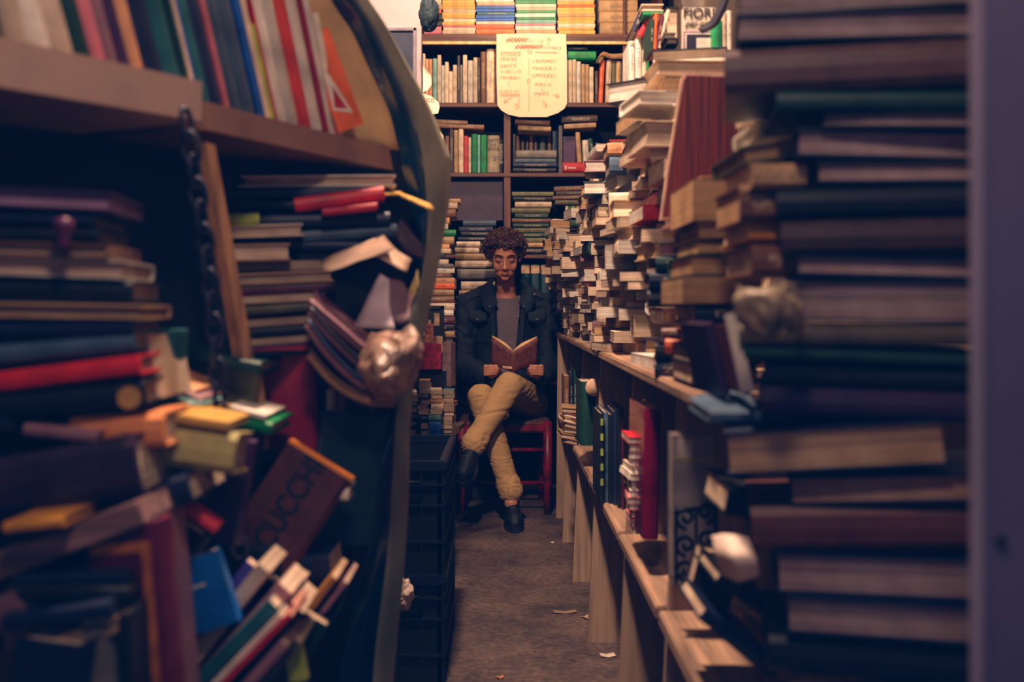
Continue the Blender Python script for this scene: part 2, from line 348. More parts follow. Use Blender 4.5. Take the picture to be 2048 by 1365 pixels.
# top row stacks
TOP = [(848,884,['pink','black','black','orange','tan','cream'],[15,12,14,8,10,12]),
 (885,951,['cream','cream','pink','yellow','cream','yellow','yellow','cream','yellow','yellow','yellow','tan'],[7,6,5,6,6,6,7,6,6,6,6,7]),
 (952,1029,['orange','orange','cream','blue','blue','teal','blue','blue','peach','white','pink','cream'],[10,9,6,6,7,6,6,7,7,6,7,7]),
 (1031,1112,['peach','white','pink','aqua','green','white','green','cream','cream','green','aqua','green'],[8,8,5,7,6,7,6,6,7,8,6,7]),
 (1115,1190,['yellow','yellow','cream','yellow','yellow','tan','yellow','yellow','orange','yellow','cream','yellow'],[7,6,8,6,7,6,6,7,6,7,7,6]),
 (1198,1276,['tan','tan','tan','tan'],[23,22,23,22])]
for si, (a, b, cs, hs) in enumerate(TOP):
    y = 67.8
    nm = ['end stack by the boat','yellow stack','blue and orange stack','green and white stack','second yellow stack','brown stack'][si]
    for i, (c, h) in enumerate(zip(cs, hs)):
        j = RN.uniform(-2.5, 2.5)
        lab = '%s %s, %s up the top shelf %s' % (c, 'paper wrapped bundle' if si == 5 else 'paperback', ordn(i), nm)
        face((a+b)/2+j*.6, y-h/2, YS+.015+abs(j)*.002, (b-a)-abs(j), h*.97, .14, c, lab, 'spine', group=nm+' of paperbacks', hard=False, yaw=j*.3, marks=True)
        y -= h
# curved open book over the tan books
o = empty('open_book', P(1225,115,YS), 'old tan book splayed open upside down over the row beside the piles', 'book')
rows = [[P(1190,127,YS+d)+Vector((0,0,0)), P(1203,110,YS+d), P(1222,116,YS+d), P(1250,116,YS+d)] for d in (.0,.1,.2)]
child('cover', loft(rows, .006), cover('brown', False), o, True)
child('page_block', loft([[p+Vector((0.006,0.004,.012+.006*k)) for k, p in enumerate(r)] for r in rows], .03), pages('tan'), o, True)
# ================================================================= handwritten sign
YG = YS-.03
sg = empty('paper_sign', P(1063,150,YG), 'large cream paper sign with faint red handwriting taped to the bookcase shelves', 'sign')
out = [(993,68),(1063,66.5),(1132,68),(1134,130),(1134,207),(1129,217),(1116,226),(1093,234),(1038,234),(1016,229),(1003,221),(995,211),(993,140)]
vs = [P(x,y,YG) for x,y in out]; c0 = P(1063,150,YG-.006)
n = len(vs); me = mesh([c0]+vs+[v+Vector((0,.002,0)) for v in vs], [(0,1+i,1+(i+1)%n) for i in range(n)]+[(1+i,1+(i+1)%n,1+n+(i+1)%n,1+n+i) for i in range(n)])
child('sheet', me, plain('sign_paper',(250,236,204),.85,.05,8), sg)
ink = plain('faded_red_ink',(226,140,120),.8,.1)
ink2 = plain('dense_red_ink',(214,110,96),.8,.1)
def hand(s, x, y, h, w=None, m=ink, jit=1):
    """block capitals laid letter by letter with a slight wobble"""
    k = YG/2000; adv = (w or len(s)*h*.75)/len(s)
    mb_parts = []
    for i, ch in enumerate(s):
        if ch == ' ': continue
        text(ch, h*k*1.45, m, sg, Matrix.Translation(P(x+adv*(i+.5), y+RN.uniform(-.7,.7)*jit, YG-.0085)) @ UP @ Matrix.Rotation(RN.uniform(-.12,.12), 4, 'Z'), sx=.95*adv/(h*.75), name='handwriting', depth=.0003, off=-.0004)
def line(pts, m=ink, w=.42):
    mb = MB(); mb.tube([P(x,y,YG-.0085) for x,y in pts], w*YG/2000, 5); child('pen_stroke', mb.me(), m, sg)
hand('CRITICA', 1056, 81, 5.5, 31); hand('LETTERARIA', 1085, 95, 5.5, 38)
hand('XXXXXX', 1012, 79, 6, 42, ink2); hand('XXXXXXXXX', 1030, 93, 6, 56, ink2)
for k in range(7): line([(1013+k*6,84),(1021+k*6,74)], ink2, .5)
for k in range(10): line([(1030+k*5.4,97),(1038+k*5.4,88)], ink2, .5)
line([(1097,90),(1097,75),(1092,80)]); line([(1097,75),(1102,80)]); 
line([(1000,104),(1043,103.5)]); line([(1070,104),(1115,104.5)]); line([(1055,101),(1057,106),(1064,106),(1065,101),(1055,101)])
for s,y in (('PETRARCA',109),('OMERO',118),('DANTE',131),('VIRGILIO',143),('MANZONI',155)): hand(s, 1001, y, 5.8, 40 if len(s)>6 else 32)
line([(1018,162),(1018,171)]); hand('CLASSICI', 999, 183, 5.6, 41); line([(1000,188),(1040,188.5)]); line([(1002,191),(1040,191)])
line([(1023,194),(1008,204),(1010,197)]); line([(1008,204),(1016,204)]); line([(1039,196),(1037,208)]); line([(1031,207),(1040,212),(1032,217),(1031,207)])
line([(1058,117),(1058,151)]); line([(1058,157),(1054,162),(1057,168),(1060,162),(1058,157)]); line([(1058,170),(1058,221)])
for s,y in (('LEOPARDI',122),('PASCOLI',136),('CARDUCCI',151)): hand(s, 1064, y, 6, 50)
hand('POESIE', 1069, 169, 5.6, 34); hand('e', 1081, 178, 4, 5); hand('PROSE', 1068, 187, 5.6, 31)
line([(1106,189),(1118,191.5),(1112,186)]); line([(1118,191.5),(1111,194)]); line([(1086,202),(1094,212),(1085,211)]); line([(1094,212),(1092,204)])
# ================================================================= back-left piles and table
flat([(913,960,483,494,'cream'),(910,958,495,506,'cream'),(911,984,507,520,'tan'),(910,984,521,536,'cream'),(914,992,538,559,'grey'),(922,990,563,580,'cream'),(918,988,581,592,'tan'),(913,984,593,606,'cream'),
      (916,980,607,620,'brown'),(912,984,621,640,'tan'),(914,980,641,660,'cream'),(912,984,661,682,'brown'),(912,984,683,705,'tan')], 'the pile behind the shoulder', Y=5.575, dep=.15, group='cream pile behind the shoulder')
LP = [(385,921,7,'tan'),(380,915,12,'cream'),(379,911,18,'brown'),(375,899,12,'peach'),(372,896,12,'white'),(372,912,14,'green'),(366,908,16,'tan'),(366,899,9,'peach'),(365,902,9,'cream'),(365,889,12,'black'),(362,897,9,'cream'),
      (360,906,9,'grey'),(360,909,9,'white'),(358,901,10,'brown'),(356,909,11,'peach'),(356,909,11,'orange'),(354,908,14,'tan'),(360,908,14,'brown'),(372,909,14,'cream'),(370,907,13,'white'),(366,909,17,'maroon'),(360,908,12,'black'),(366,909,14,'tan'),(362,905,16,'darkbrown'),(360,908,20,'navy')]
y = 398
for i, (_, x1, h, c) in enumerate(LP):
    face(x1-36, y+h/2, 5.0, 72, h*.97, .14, c, '%s %s book, %s down the narrow pile beside the boat' % ('thick' if h > 13 else 'thin', c, ordn(i)), 'spine', group='narrow pile beside the boat', hard=h > 12, yaw=RN.uniform(-3,3))
    y += h
ypile = y
tbl = empty('side_board', (-.4,4.9,0), 'low rough wooden board table beyond the plastic crates, beside the red chair', 'table')
zt = .489
zp = CH+(619-ypile)*5.0/2000
me = mesh([Vector(v) for v in [(-.62,4.3,zt-.02),(-.243,4.3,zt-.02),(-.189,4.97,zt-.02),(-.62,4.97,zt-.02),(-.62,4.3,zt),(-.243,4.3,zt),(-.189,4.97,zt),(-.62,4.97,zt)]], [(0,3,2,1),(4,5,6,7),(0,1,5,4),(1,2,6,5),(2,3,7,6),(3,0,4,7)])
child('table_top', me, wood('grey_plank',(120,98,84),.6,1), tbl)
for lx, ly in ((-.59,4.6),(-.3,4.7),(-.59,4.93),(-.25,4.93)): child('leg', MB().box((lx-.015,ly-.015,0),(lx+.015,ly+.015,zt-.02)).me(), wood('grey_plank_v',(100,82,72),.6,2), tbl)
pl = empty('storage_box', (-.4,5.2,0), 'dark wooden box carrying the narrow pile and the pile behind the shoulder', 'box')
child('box_body', MB().box((-.62,4.985,0),(-.24,5.16,zp-.002), ch=.004).me(), plain('dark_box',(40,34,40),.7), pl)
child('lid', MB().box((-.62,5.58,0),(-.05,5.735,CH+(619-705)*5.575/2000-.001), ch=.004).me(), plain('dark_box',(40,34,40),.7), pl)
# objects on the board
def bx(name, px, py, Y, w, h, d, m, label, cat, yaw=0, parts=None, group=None):
    k = Y/2000; M = Matrix.Translation(P(px,py,Y)) @ Matrix.Rotation(rad(yaw),4,'Z')
    o = link(name, MB().box((-w*k/2,0,-h*k/2),(w*k/2,d,h*k/2), ch=.003).me(), m, None, M); tag(o, label, cat, group); return o
small = [(858,866,874,841,'blue',884),]
cols3 = [(872,4.34,24,[('blue',34),('aqua',14),('white',9),('cream',12),('peach',10),('tan',10),('cream',9)]),
         (896,4.5,22,[('darkbrown',10),('cream',8),('tan',9),('cream',8),('brown',10),('peach',9),('orange',9),('brown',8),('grey',8),('aqua',8)]),
         (848,4.36,22,[('navy',16),('black',16),('navy',14),('cream',10),('tan',10),('brown',11),('grey',12),('cream',9),('tan',9),('peach',8)]),
         (826,4.36,20,[('black',18),('navy',18),('darkgreen',14),('olive',12),('grey',10),('tan',11),('cream',10)])]
for ci, (px, Y, w, L_) in enumerate(cols3):
    y = 619+(CH-zt)*2000/Y-.3
    for i, (c, h) in enumerate(L_):
        j = RN.uniform(-3,3)
        face(px+j, y-h/2, Y, w, h*.97, .11, c, 'small %s book, %s up in the %s short pile on the board table' % (c, ordn(i), ORD[ci]), RN.choice(['head','fore','spine']), group='small books on the board table', hard=h > 9, yaw=RN.uniform(-8,8))
        y -= h
    if ci == 0: ytop0 = y
bx('cardboard_box', 860, 714, 4.62, 46, 52, .12, plain('pink_box',(190,40,80),.5,.4,40), 'pink and red patterned carton among the small books', 'box', 5)
b2 = bx('cardboard_box', 893, 730, 4.66, 18, 90, .1, plain('mauve_box',(150,118,120),.6,.3), 'tall pale mauve carton standing beside the pink one', 'box', -10)
o = bx('carton', 858, 668, 4.62, 17, 40, .05, plain('peach_box',(220,140,110),.5,.5,50), 'small peach printed carton standing on the pink box', 'box')
childl('cap', MB().box((P(855,0,4.62)[0],4.63,P(0,648,4.62)[2]),(P(861,0,4.62)[0],4.66,P(0,640,4.62)[2])).me(), o).data.materials.append(plain('cap_cream',(230,205,170),.5))
bx('carton', 880, 690, 4.64, 12, 34, .05, plain('cream_box',(225,190,150),.6,.3), 'small cream box beside the peach carton', 'box', 20)
bx('support_block', 866, 776, 4.66, 66, 70, .1, plain('dark_box',(40,34,40),.7), 'dark box behind the small books, under the pink carton', 'box')
fr = empty('picture_frame', P(872,660,4.8), 'small black framed picture leaning against the narrow pile', 'picture')
mb = MB()
for a, b, c_, d in ((853,612,860,700),(881,612,888,700),(853,612,888,619),(853,693,888,700)):
    p, q = P(a,d,4.8), P(c_,b,4.8); mb.box((p[0],4.8,p[2]),(q[0],4.82,q[2]))
child('frame', mb.me(), plain('black_frame',(24,22,26),.4), fr)
p, q = P(860,693,4.81), P(881,619,4.81); child('backing', MB().box((p[0],4.812,p[2]),(q[0],4.818,q[2])).me(), plain('black_mat',(30,26,30),.5), fr)
p, q = P(868,652,4.81), P(879,627,4.81); child('print', MB().box((p[0],4.806,p[2]),(q[0],4.811,q[2])).me(), plain('pale_print',(190,160,130),.6,.4), fr)
bx('support_block', 872, 779, 4.8, 48, 157, .05, plain('dark_box',(40,34,40),.7), 'narrow dark box under the small framed picture', 'box')
# ================================================================= crates
crm = plain('navy_crate_plastic',(7,10,20),.5,.2,20)
def crate(x1, y0, z0, h, label):
    w, d = .40, .59
    o = empty('plastic_crate', (x1-w/2, y0, z0), label, 'crate', 'stacked plastic crates')
    x0 = x1-w; y1 = y0+d; t = .012; mb = MB()
    mb.box((x0+.02,y0+.02,z0+.002),(x1-.02,y1-.02,z0+.012))
    for f in (0,1):   # solid walls slightly tapered in, with ribs
        yy = y0+.012 if f == 0 else y1-.024
        mb.box((x0+.012,yy,z0),(x1-.012,yy+t,z0+h-.03))
        xx = x0+.012 if f == 0 else x1-.024
        mb.box((xx,y0+.012,z0),(xx+t,y1-.012,z0+h-.03))
    child('crate_body', mb.me(), crm, o)
    rb = MB()
    for zz in (h*.28, h*.6, h*.78):
        rb.box((x0+.004,y0+.002,z0+zz),(x1-.004,y0+.012,z0+zz+.006)); rb.box((x1-.012,y0+.004,z0+zz),(x1-.002,y1-.004,z0+zz+.006))
    for k in range(1,6): rb.box((x0+w*k/6-.003,y0+.004,z0),(x0+w*k/6+.003,y0+.012,z0+h-.03))
    for k in range(0,9): rb.box((x1-.012,y0+.01+(d-.02)*k/8-.003,z0),(x1-.003,y0+.01+(d-.02)*k/8+.003,z0+h-.03))
    child('rib', rb.me(), crm, o)
    rm = MB(); zt_ = z0+h-.03
    rm.box((x0,y0,zt_),(x1,y0+.02,z0+h), ch=.004); rm.box((x0,y1-.02,zt_),(x1,y1,z0+h), ch=.004); rm.box((x0,y0+.02,zt_),(x0+.02,y1-.02,z0+h), ch=.004); rm.box((x1-.02,y0+.02,zt_),(x1,y1-.02,z0+h), ch=.004)
    child('rim', rm.me(), plain('crate_rim',(14,20,38),.4,.15,20), o)
    hm = MB(); xc = (x0+x1)/2+.06; hm.tube([(xc-.07,y0-.002,z0+h*.72),(xc-.07,y0-.012,z0+h*.82),(xc+.07,y0-.012,z0+h*.82),(xc+.07,y0-.002,z0+h*.72)], .006, 8); child('handle', hm.me(), crm, o, True)
    return o
crate(-.158,2.76,.315,.315,'dark blue plastic crate nearest the boat, upper one of its stack')
crate(-.158,2.76,0,.315,'dark blue plastic crate nearest the boat, on the floor')
crate(-.195,3.37,.24,.24,'dark blue plastic crate behind the nearest stack, upper one')
crate(-.195,3.37,0,.24,'dark blue plastic crate behind the nearest stack, on the floor')
crate(-.30,3.965,0,.24,'dark blue plastic crate farthest along, just before the board table')
# ================================================================= red chair
ch = empty('chair', (.01,5.3,0), 'red painted wooden chair with a woven seat under the seated reader', 'chair')
redp = plain('worn_red_paint',(120,12,34),.4,.45,18,.1)
zs = .465
for (x, y, top) in ((-.21,5.12,zs+.01),(.228,5.12,zs+.01)): child('leg', MB().tube([(x,y,0),(x,y,.2),(x,y,top)],[.019,.023,.024],14).me(), redp, ch, True)
for (x, y) in ((-.19,5.5),(.21,5.5)): child('leg', MB().tube([(x,y,0),(x,y,zs),(x,y+.07,.95)],[.017,.021,.016],14).me(), redp, ch, True)
for z in (.16,.33):
    child('stretcher', MB().tube([(-.21,5.12,z),(.228,5.12,z)],.011,10).me(), redp, ch, True)
for x in (-.21,.228): child('stretcher', MB().tube([(x,5.12,.22),(x*.92,5.5,.22)],.011,10).me(), redp, ch, True)
child('seat_rail', MB().box((-.21,5.105,zs-.045),(.228,5.135,zs-.005), ch=.008).me(), redp, ch)
child('seat', MB().box((-.225,5.11,zs-.012),(.243,5.52,zs+.012), ch=.01).me(), plain('rush_seat',(110,70,50),.8,.5,90,.5,stretch=(1,8,1)), ch)
for z in (.66,.8,.92): child('back_slat', MB().box((-.2,5.54+(z-.6)*.12,z-.03),(.215,5.555+(z-.6)*.12,z+.03), ch=.006).me(), redp, ch)
# ================================================================= low shelf unit on the aisle
XF, ZT, ZL = .275, .93, .52
unit = empty('shelf_unit', (.6,3.2,0), 'long low pale wood shelf unit with a worktop running beside the aisle', 'shelf')
wt = wood('worktop_wood',(170,138,112),.6,1)
pw = wood('pale_divider_wood',(166,140,116),.6,2,.2)
child('worktop', MB().box((XF,1.42,ZT-.022),(.985,5.25,ZT), ch=.004).me(), wt, unit)
DV = [5.02,4.5,3.85,3.15,2.36,1.76]
for i in range(len(DV)-1):
    child('lower_shelf', MB().box((XF-.002,DV[i+1]+.024,ZL-.025),(.985,DV[i]-.001,ZL), ch=.003).me(), wt, unit)
child('lower_shelf', MB().box((XF-.002,1.2,ZL-.025),(.985,DV[-1]-.001,ZL), ch=.003).me(), wt, unit)
for i, y in enumerate(DV):
    me = mesh([Vector((x,yy,z)) for yy in (y,y+.023) for x,z in ((XF-.008,0),(.985,0),(.985,ZT-.022),(XF+.035 if i else XF,ZT-.022))],[(0,1,2,3),(7,6,5,4),(0,4,5,1),(1,5,6,2),(2,6,7,3),(3,7,4,0)])
    child('divider', me, pw, unit)
child('back_board', MB().box((.975,1.44,.0),(.985,5.25,ZT-.03)).me(), plain('dark_back',(30,24,34),.8), unit)
# ---- the wall of piled books
def top(d):
    pts = [(1.9,1.44),(2.1,1.56),(2.6,1.57),(3.0,1.63),(3.2,1.6),(3.5,1.56),(4.0,1.5),(4.5,1.45),(5.0,1.50),(5.3,1.45)]
    for (a, za), (b, zb_) in zip(pts, pts[1:]):
        if a <= d <= b: return za+(zb_-za)*(d-a)/(b-a)
    return pts[0][1] if d < pts[0][0] else pts[-1][1]
def xfront(d, z):
    x = .325
    if d > 4.2: x -= .12*min(1, (d-4.1)/.6)*math.exp(-((z-1.28)/.2)**2)
    if d < 3.3: x += .03*math.sin(z*9+d*5)
    return x
WC = ['cream']*6+['white']*5+['tan']*3+['grey','grey','brown','navy','black','maroon','red','steel','darkgreen','mauve','mauve','darkbrown']
WP = ['cream']*5+['white']*4+['tan']
pd = []; d = 5.12
while d > 1.98: pd.append(d); d -= .205 if d > 3.3 else .195
nbig = 0
for pi, d in enumerate(pd):
    z = ZT+.0006; i = 0; zt_ = top(d)
    while z < zt_-.012 and i < 20:
        T = RN.choice([.02,.024,.028,.032,.036,.042,.052]); W = RN.uniform(.12,.17); L = RN.uniform(.165,.2)
        if RN.random() < .25: W += .03
        c = RN.choice(WC); pc = RN.choice(WP); xf = xfront(d, z)+RN.uniform(-.04,.045)
        sp = RN.random() < .13; yw = (90 if not sp else -90)+RN.uniform(-9,9)
        if RN.random() < .22:   # some lie with head edges outward
            yw = (0 if RN.random() < .3 else 180)+RN.uniform(-12,12); M = Matrix.Translation((xf+L/2, d, z)) @ Matrix.Rotation(rad(yw),4,'Z')
        else: M = Matrix.Translation((xf+W/2, d, z)) @ Matrix.Rotation(rad(yw),4,'Z')
        lab = '%s %s book with %s pages, %s up in the %s pile from the reader' % ('thick' if T > .032 else 'thin', c, {'cream':'cream','white':'white','tan':'yellowed','peach':'peach'}[pc], ordn(i), ordn(pi))
        hd = T > .024 and RN.random() < .34; cu = 0
        if i and z+T > zt_-.03 and RN.random() < .8: cu = RN.uniform(.0,.02); M = M @ Matrix.Rotation(RN.uniform(-.12,.12),4,'Y'); 
        book(M, L, W, T, c, lab, 'books piled on the worktop along the aisle', pc, hd, 0, cu, marks=False)
        z += T+.0006+(.012 if cu else 0); i += 1
# ---- things on the top of the piles nearest the aisle end
GT = 'books standing on top of the piled wall'
face(1378,114,2.18,150,34,.22,'black','big pale-paged hardback lying flat on the piles, carrying the FIORI book','fore',pg='white',yaw=-12)
face(1378,148,2.2,148,30,.2,'brown','thick tan hardback lying flat just below the biggest flat one','fore',pg='tan',yaw=-12)
face(1252,182,2.5,92,40,.2,'black','black hardback with white page edges jutting out beside the bookcase','fore',pg='white',yaw=-38,roll=0)
face(1292,234,2.45,60,24,.16,'steel','grey-blue paperback lying below the jutting black hardback','spine',yaw=-12)
face(1250,330,2.95,62,34,.16,'steel','shiny blue-grey hardback with its spine to the aisle, high in the piles','spine',yaw=0)
face(1248,298,2.95,66,26,.16,'peach','peach paperback lying on the shiny blue-grey hardback','spine')
for a,b,t,bt,c,l,r in ((1258,1270,82,160,'white','white slim book with small green letters at its head, nearest the bookcase',0),(1271,1284,78,156,'white','second white slim book beside the lettered one',0),(1285,1294,72,152,'cream','third pale slim book in the white row',1),(1294.5,1299,66,148,'green','thin bright green book ending the white row',1)):
    o = face((a+b)/2,(t+bt)/2,2.55,b-a,bt-t,.13,c,l,'stand',roll=r,group=None)
    if a == 1258: text('LE', .011, plain('green_ink',(30,120,60),.6), o, Matrix.Translation(P((a+b)/2,88,2.55)+Vector((0,-.0015,0))) @ UP)
link('support_book', MB().box((P(1256,0,2.5)[0],2.53,P(0,205,2.5)[2]),(P(1300,0,2.5)[0],2.7,P(0,163,2.5)[2]), ch=.003).me(), cover('brown'), None); tag(bpy.data.objects['support_book'], 'brown block of bound paper under the white slim books', 'book')
bpy.data.objects['support_book'].name = 'book'
for a,b,t,bt,c,r,l in ((1301,1308,38,100,'darkgreen',2,'dark green slim book leaning beside the green one'),(1309,1315,26,98,'orange',3,'orange-red slim book leaning left of the FIORI book'.replace('left of','toward')),(1316,1324,30,98,'maroon',10,'maroon book leaning toward the FIORI book'),(1325,1332,18,97,'cream',14,'cream book leaning furthest beside the FIORI book')):
    face((a+b)/2,(t+bt)/2,2.3,b-a,bt-t,.12,c,l,'stand',roll=r)
face(1279,38,2.56,14,52,.12,'navy','dark blue book slanting above the white slim books','stand',roll=24)
face(1292,52,2.53,14,44,.12,'red','red book slanting above the white slim books','stand',roll=32)
face(1305,15,2.5,44,14,.12,'cream','cream paperback lying highest above the white slim books','fore')
face(1306,27,2.5,40,9,.12,'green','light green thin paperback near the top of the piled wall','spine')
o = face(1400,57,2.2,68,84,.02,(238,226,206),'cream book titled FIORI standing cover out on the flat hardbacks','cover',marks=False)
ki = plain('black_ink',(22,20,30),.6); W0 = 2.2/2000
text('FIORI', 21*W0*1.35, ki, o, Matrix.Translation(P(1398,27,2.1985)) @ UP, sx=.95)
text('per orn.', 14*W0*1.2, ki, o, Matrix.Translation(P(1398,47,2.1985)) @ UP, shear=.3)
def rr(x0,y0,x1,y1,Y,m,nm='cover_panel',th=.0008,prt=None):
    p,q = P(x0,y1,Y),P(x1,y0,Y); childl(nm, MB().box((p[0],Y-th,p[2]),(q[0],Y,q[2])).me(), prt).data.materials.append(m)
rr(1367,63,1434,99,2.199,plain('lilac_print',(150,128,150),.5),prt=o); rr(1371,67,1430,98,2.198,plain('white_print',(236,228,216),.5),prt=o)
rr(1373,69,1430,98,2.197,plain('night_print',(40,36,60),.5),prt=o); rr(1393,76,1424,98,2.196,plain('white_print',(236,228,216),.5),prt=o)
face(1436,70,2.17,20,58,.12,'green','deep green hardback with a yellow edge beside the FIORI book','stand')
face(1450,62,2.17,8,74,.12,'cream','thin cream book beside the deep green hardback','stand')
face(1459,60,2.17,9,78,.12,'white','white book beside the thin cream one, by the near pile','stand')
face(1340,70,2.24,24,10,.12,'grey','grey thin book lying beside the FIORI book','fore')
face(1345,82,2.24,24,12,.12,'black','black small book lying beside the FIORI book','fore')
o = empty('fallen_book', P(1425,30,2.1), 'dark grey spread book slanting across the corner of the FIORI book', 'book')
child('cover', loft([[P(1400,62,2.15),P(1425,44,2.12),P(1448,4,2.1),P(1452,-20,2.1)],[P(1404,68,2.13),P(1436,50,2.1),P(1456,6,2.08),P(1462,-20,2.08)]], .008), plain('charcoal',(50,46,56),.5), o, True)
o = empty('disc', P(1385,4,2.25), 'round pale disc lying above the FIORI book', 'disc')
child('disc', MB().tube([P(1386,2,2.26),P(1386,2,2.24)], .025, 28).me(), plain('pale_disc',(170,160,150),.4), o)
for px,py,w,h,c in ((1320,10,30,16,'brown'),(1345,5,26,30,'black')): face(px,py+44,2.4,w,h+40,.12,c,'%s book high behind the leaning slim books'%c,'fore')
# wood-grain panel with pale rim
o = empty('wood_panel', P(1395,290,1.85), 'reddish brown wood-grain board with a pale rounded rim leaning on the piles', 'board')
YP = 1.9
def panel(pts, y0, y1):
    vs = [P(x,y,YP)+Vector((0,y0,0)) for x,y in pts]+[P(x,y,YP)+Vector((0,y1,0)) for x,y in pts]; n = len(pts)
    return mesh(vs, [tuple(range(n))[::-1], tuple(range(n,2*n))]+[(i,(i+1)%n,(i+1)%n+n,i+n) for i in range(n)])
out = [(1321,440),(1336,330),(1352,230),(1364,155),(1369,147),(1378,144),(1480,150),(1480,440)]
child('panel_core', panel(out, .004, .016), plain('pale_rim',(206,170,150),.6,.2), o)
out2 = [(1325,440),(1340,330),(1356,231),(1368,160),(1374,151),(1476,155),(1476,440)]
m, nt, b = nodes('red_woodgrain'); tc = N(nt,'ShaderNodeTexCoord'); mp = N(nt,'ShaderNodeMapping'); mp.inputs['Scale'].default_value=(420,1,4); mp.inputs['Rotation'].default_value=(0,rad(4),0)
nt.links.new(tc.outputs['Object'],mp.inputs[0]); nz = N(nt,'ShaderNodeTexNoise'); nz.inputs['Scale'].default_value=1; nz.inputs['Detail'].default_value=6; nt.links.new(mp.outputs[0],nz.inputs['Vector'])
nt.links.new(ramp(nt,nz.outputs[0],.36,.66,rgb((62,24,18)),rgb((132,60,36))), b.inputs['Base Color']); b.inputs['Roughness'].default_value=.35
child('veneer', panel(out2, 0, .004), m, o)
# mid distance books on the near end of the worktop
GM = None
face(1452,400,1.5,134,84,.2,(176,134,104),'very thick tan hardback block atop the pile near the wood-grain board','fore',pg='tan',hard=False)
face(1398,412,1.62,46,90,.1,'tan','thick tan page block beside the very thick tan hardback','fore',pg='tan',hard=False)
face(1462,362,1.52,120,20,.18,'tan','thin tan paperback topping the very thick tan block','fore',pg='tan')
face(1428,366,1.58,80,18,.12,'black','old black scuffed book below the wood-grain board','spine',roll=-6)
face(1460,462,1.5,130,32,.2,'brown','tan hardback under the very thick tan block','fore',pg='tan')
face(1460,494,1.51,128,26,.18,'olive','buff paperback third in the thick tan pile','fore',pg='tan',hard=False)
face(1452,530,1.5,146,44,.2,'darkgreen','thick hardback with buff pages and a dark green cover line','fore',pg='tan')
face(1445,580,1.49,160,54,.2,(168,128,100),'thickest buff book low in the tan pile','fore',pg='tan',hard=False)
face(1462,627,1.5,140,38,.2,'navy','dark navy hardback under the buff books','spine')
face(1466,672,1.5,130,48,.2,'purple','dark purple hardback low in the tan pile','spine')
face(1455,714,1.5,140,34,.2,'black','black book near the bottom of the tan pile','spine')
face(1450,752,1.5,130,40,.2,'darkbrown','dark brown book at the bottom of the tan pile','spine')
mid = [(1340,740,62,34,'navy','spine',-12),(1352,704,84,34,'black','spine',-8),(1352,668,70,34,'brown','fore',-14),(1362,632,74,34,'tan','fore',-10),(1344,597,96,34,'black','spine',-6),(1345,562,92,34,'navy','spine',-4),(1352,528,80,32,'darkgreen','spine',-8),(1360,496,90,30,'grey','fore',-14),(1362,468,84,24,'mauve','fore',-16),(1370,444,90,20,'peach','fore',-20)]
for i,(px,py,w,h,c,md,yw) in enumerate(mid):
    face(px,py,1.78,w,h,.17,c,'%s book, %s up in the leaning pile in front of the wood-grain board' % (c, ordn(i)), md, yaw=yw, roll=RN.uniform(-2,2), group='leaning pile before the wood-grain board', pg=RN.choice(['tan','cream','mauve']))
face(1361,695,1.68,64,30,.12,'orange','worn orange book with a pale edge on the worktop end','spine',yaw=-20,roll=3)
face(1350,668,1.69,54,20,.12,'brown','brown paperback on the worn orange book','spine',yaw=-20)
face(1478,706,1.16,24,160,.05,'white','bright white booklet standing slanted by the worktop end','stand',roll=-12,yaw=-12,marks=False,hard=False)
face(1436,720,1.28,20,150,.12,'purple','purple book leaning beside the bright white booklet','stand',roll=-14,yaw=5,marks=False)
face(1488,722,1.2,14,140,.12,'maroon','maroon book leaning behind the bright white booklet','stand',roll=-8)
# lower compartments
o = face(1176,828,3.32,30,128,.2,'darkgreen','green tall binder standing on the lower shelf','stand',marks=False)
tg = empty('paper_roll', P(1184,768,3.3), 'rolled tan paper tube lying on the green tall binder', 'roll')
child('tube', MB().tube([P(1188,776,3.25),P(1190,770,3.5)],.028,20).me(), plain('roll_paper',(200,170,140),.7), tg, True)
for i,(a,b,t,bt,c,Y) in enumerate(((1200,1207,828,1006,'black',2.72),(1208,1217,826,1005,'steel',2.74),(1218,1226,830,1008,'black',2.72),(1227,1235,824,1010,'navy',2.7),(1236,1243,820,1016,'black',2.66),(1244,1248,818,1019,'maroon',2.64))):
    o = face((a+b)/2,(t+bt)/2,Y,b-a,bt-t,.22,c,'%s tall album, %s of the row on the lower shelf' % (c, ordn(i)),'stand',marks=False,group='tall albums on the lower shelf')
    if i == 0:
        for k in range(5): rr(1201,838+k*30,1206.5,852+k*30,Y-.001,plain('lime_square',(150,170,60),.5),'label_square',prt=o)
for i in range(7): face(1139+RN.uniform(-4,4),884-i*10.5,3.9,30,10,.16,RN.choice(['cream','tan','brown']),'buff booklet, %s up in the sloping heap on the far lower shelf' % ordn(i),'fore',roll=RN.uniform(4,14),yaw=RN.uniform(-20,10),group='buff booklets on the far lower shelf')
for i,(a,b,t,c) in enumerate(((1128,1139,752,'brown'),(1140,1146,745,'navy'),(1147,1154,740,'darkgreen'))): face((a+b)/2,(t+868)/2,4.2,b-a,868-t,.18,c,'%s book standing behind the buff booklets on the far lower shelf'%c,'stand')
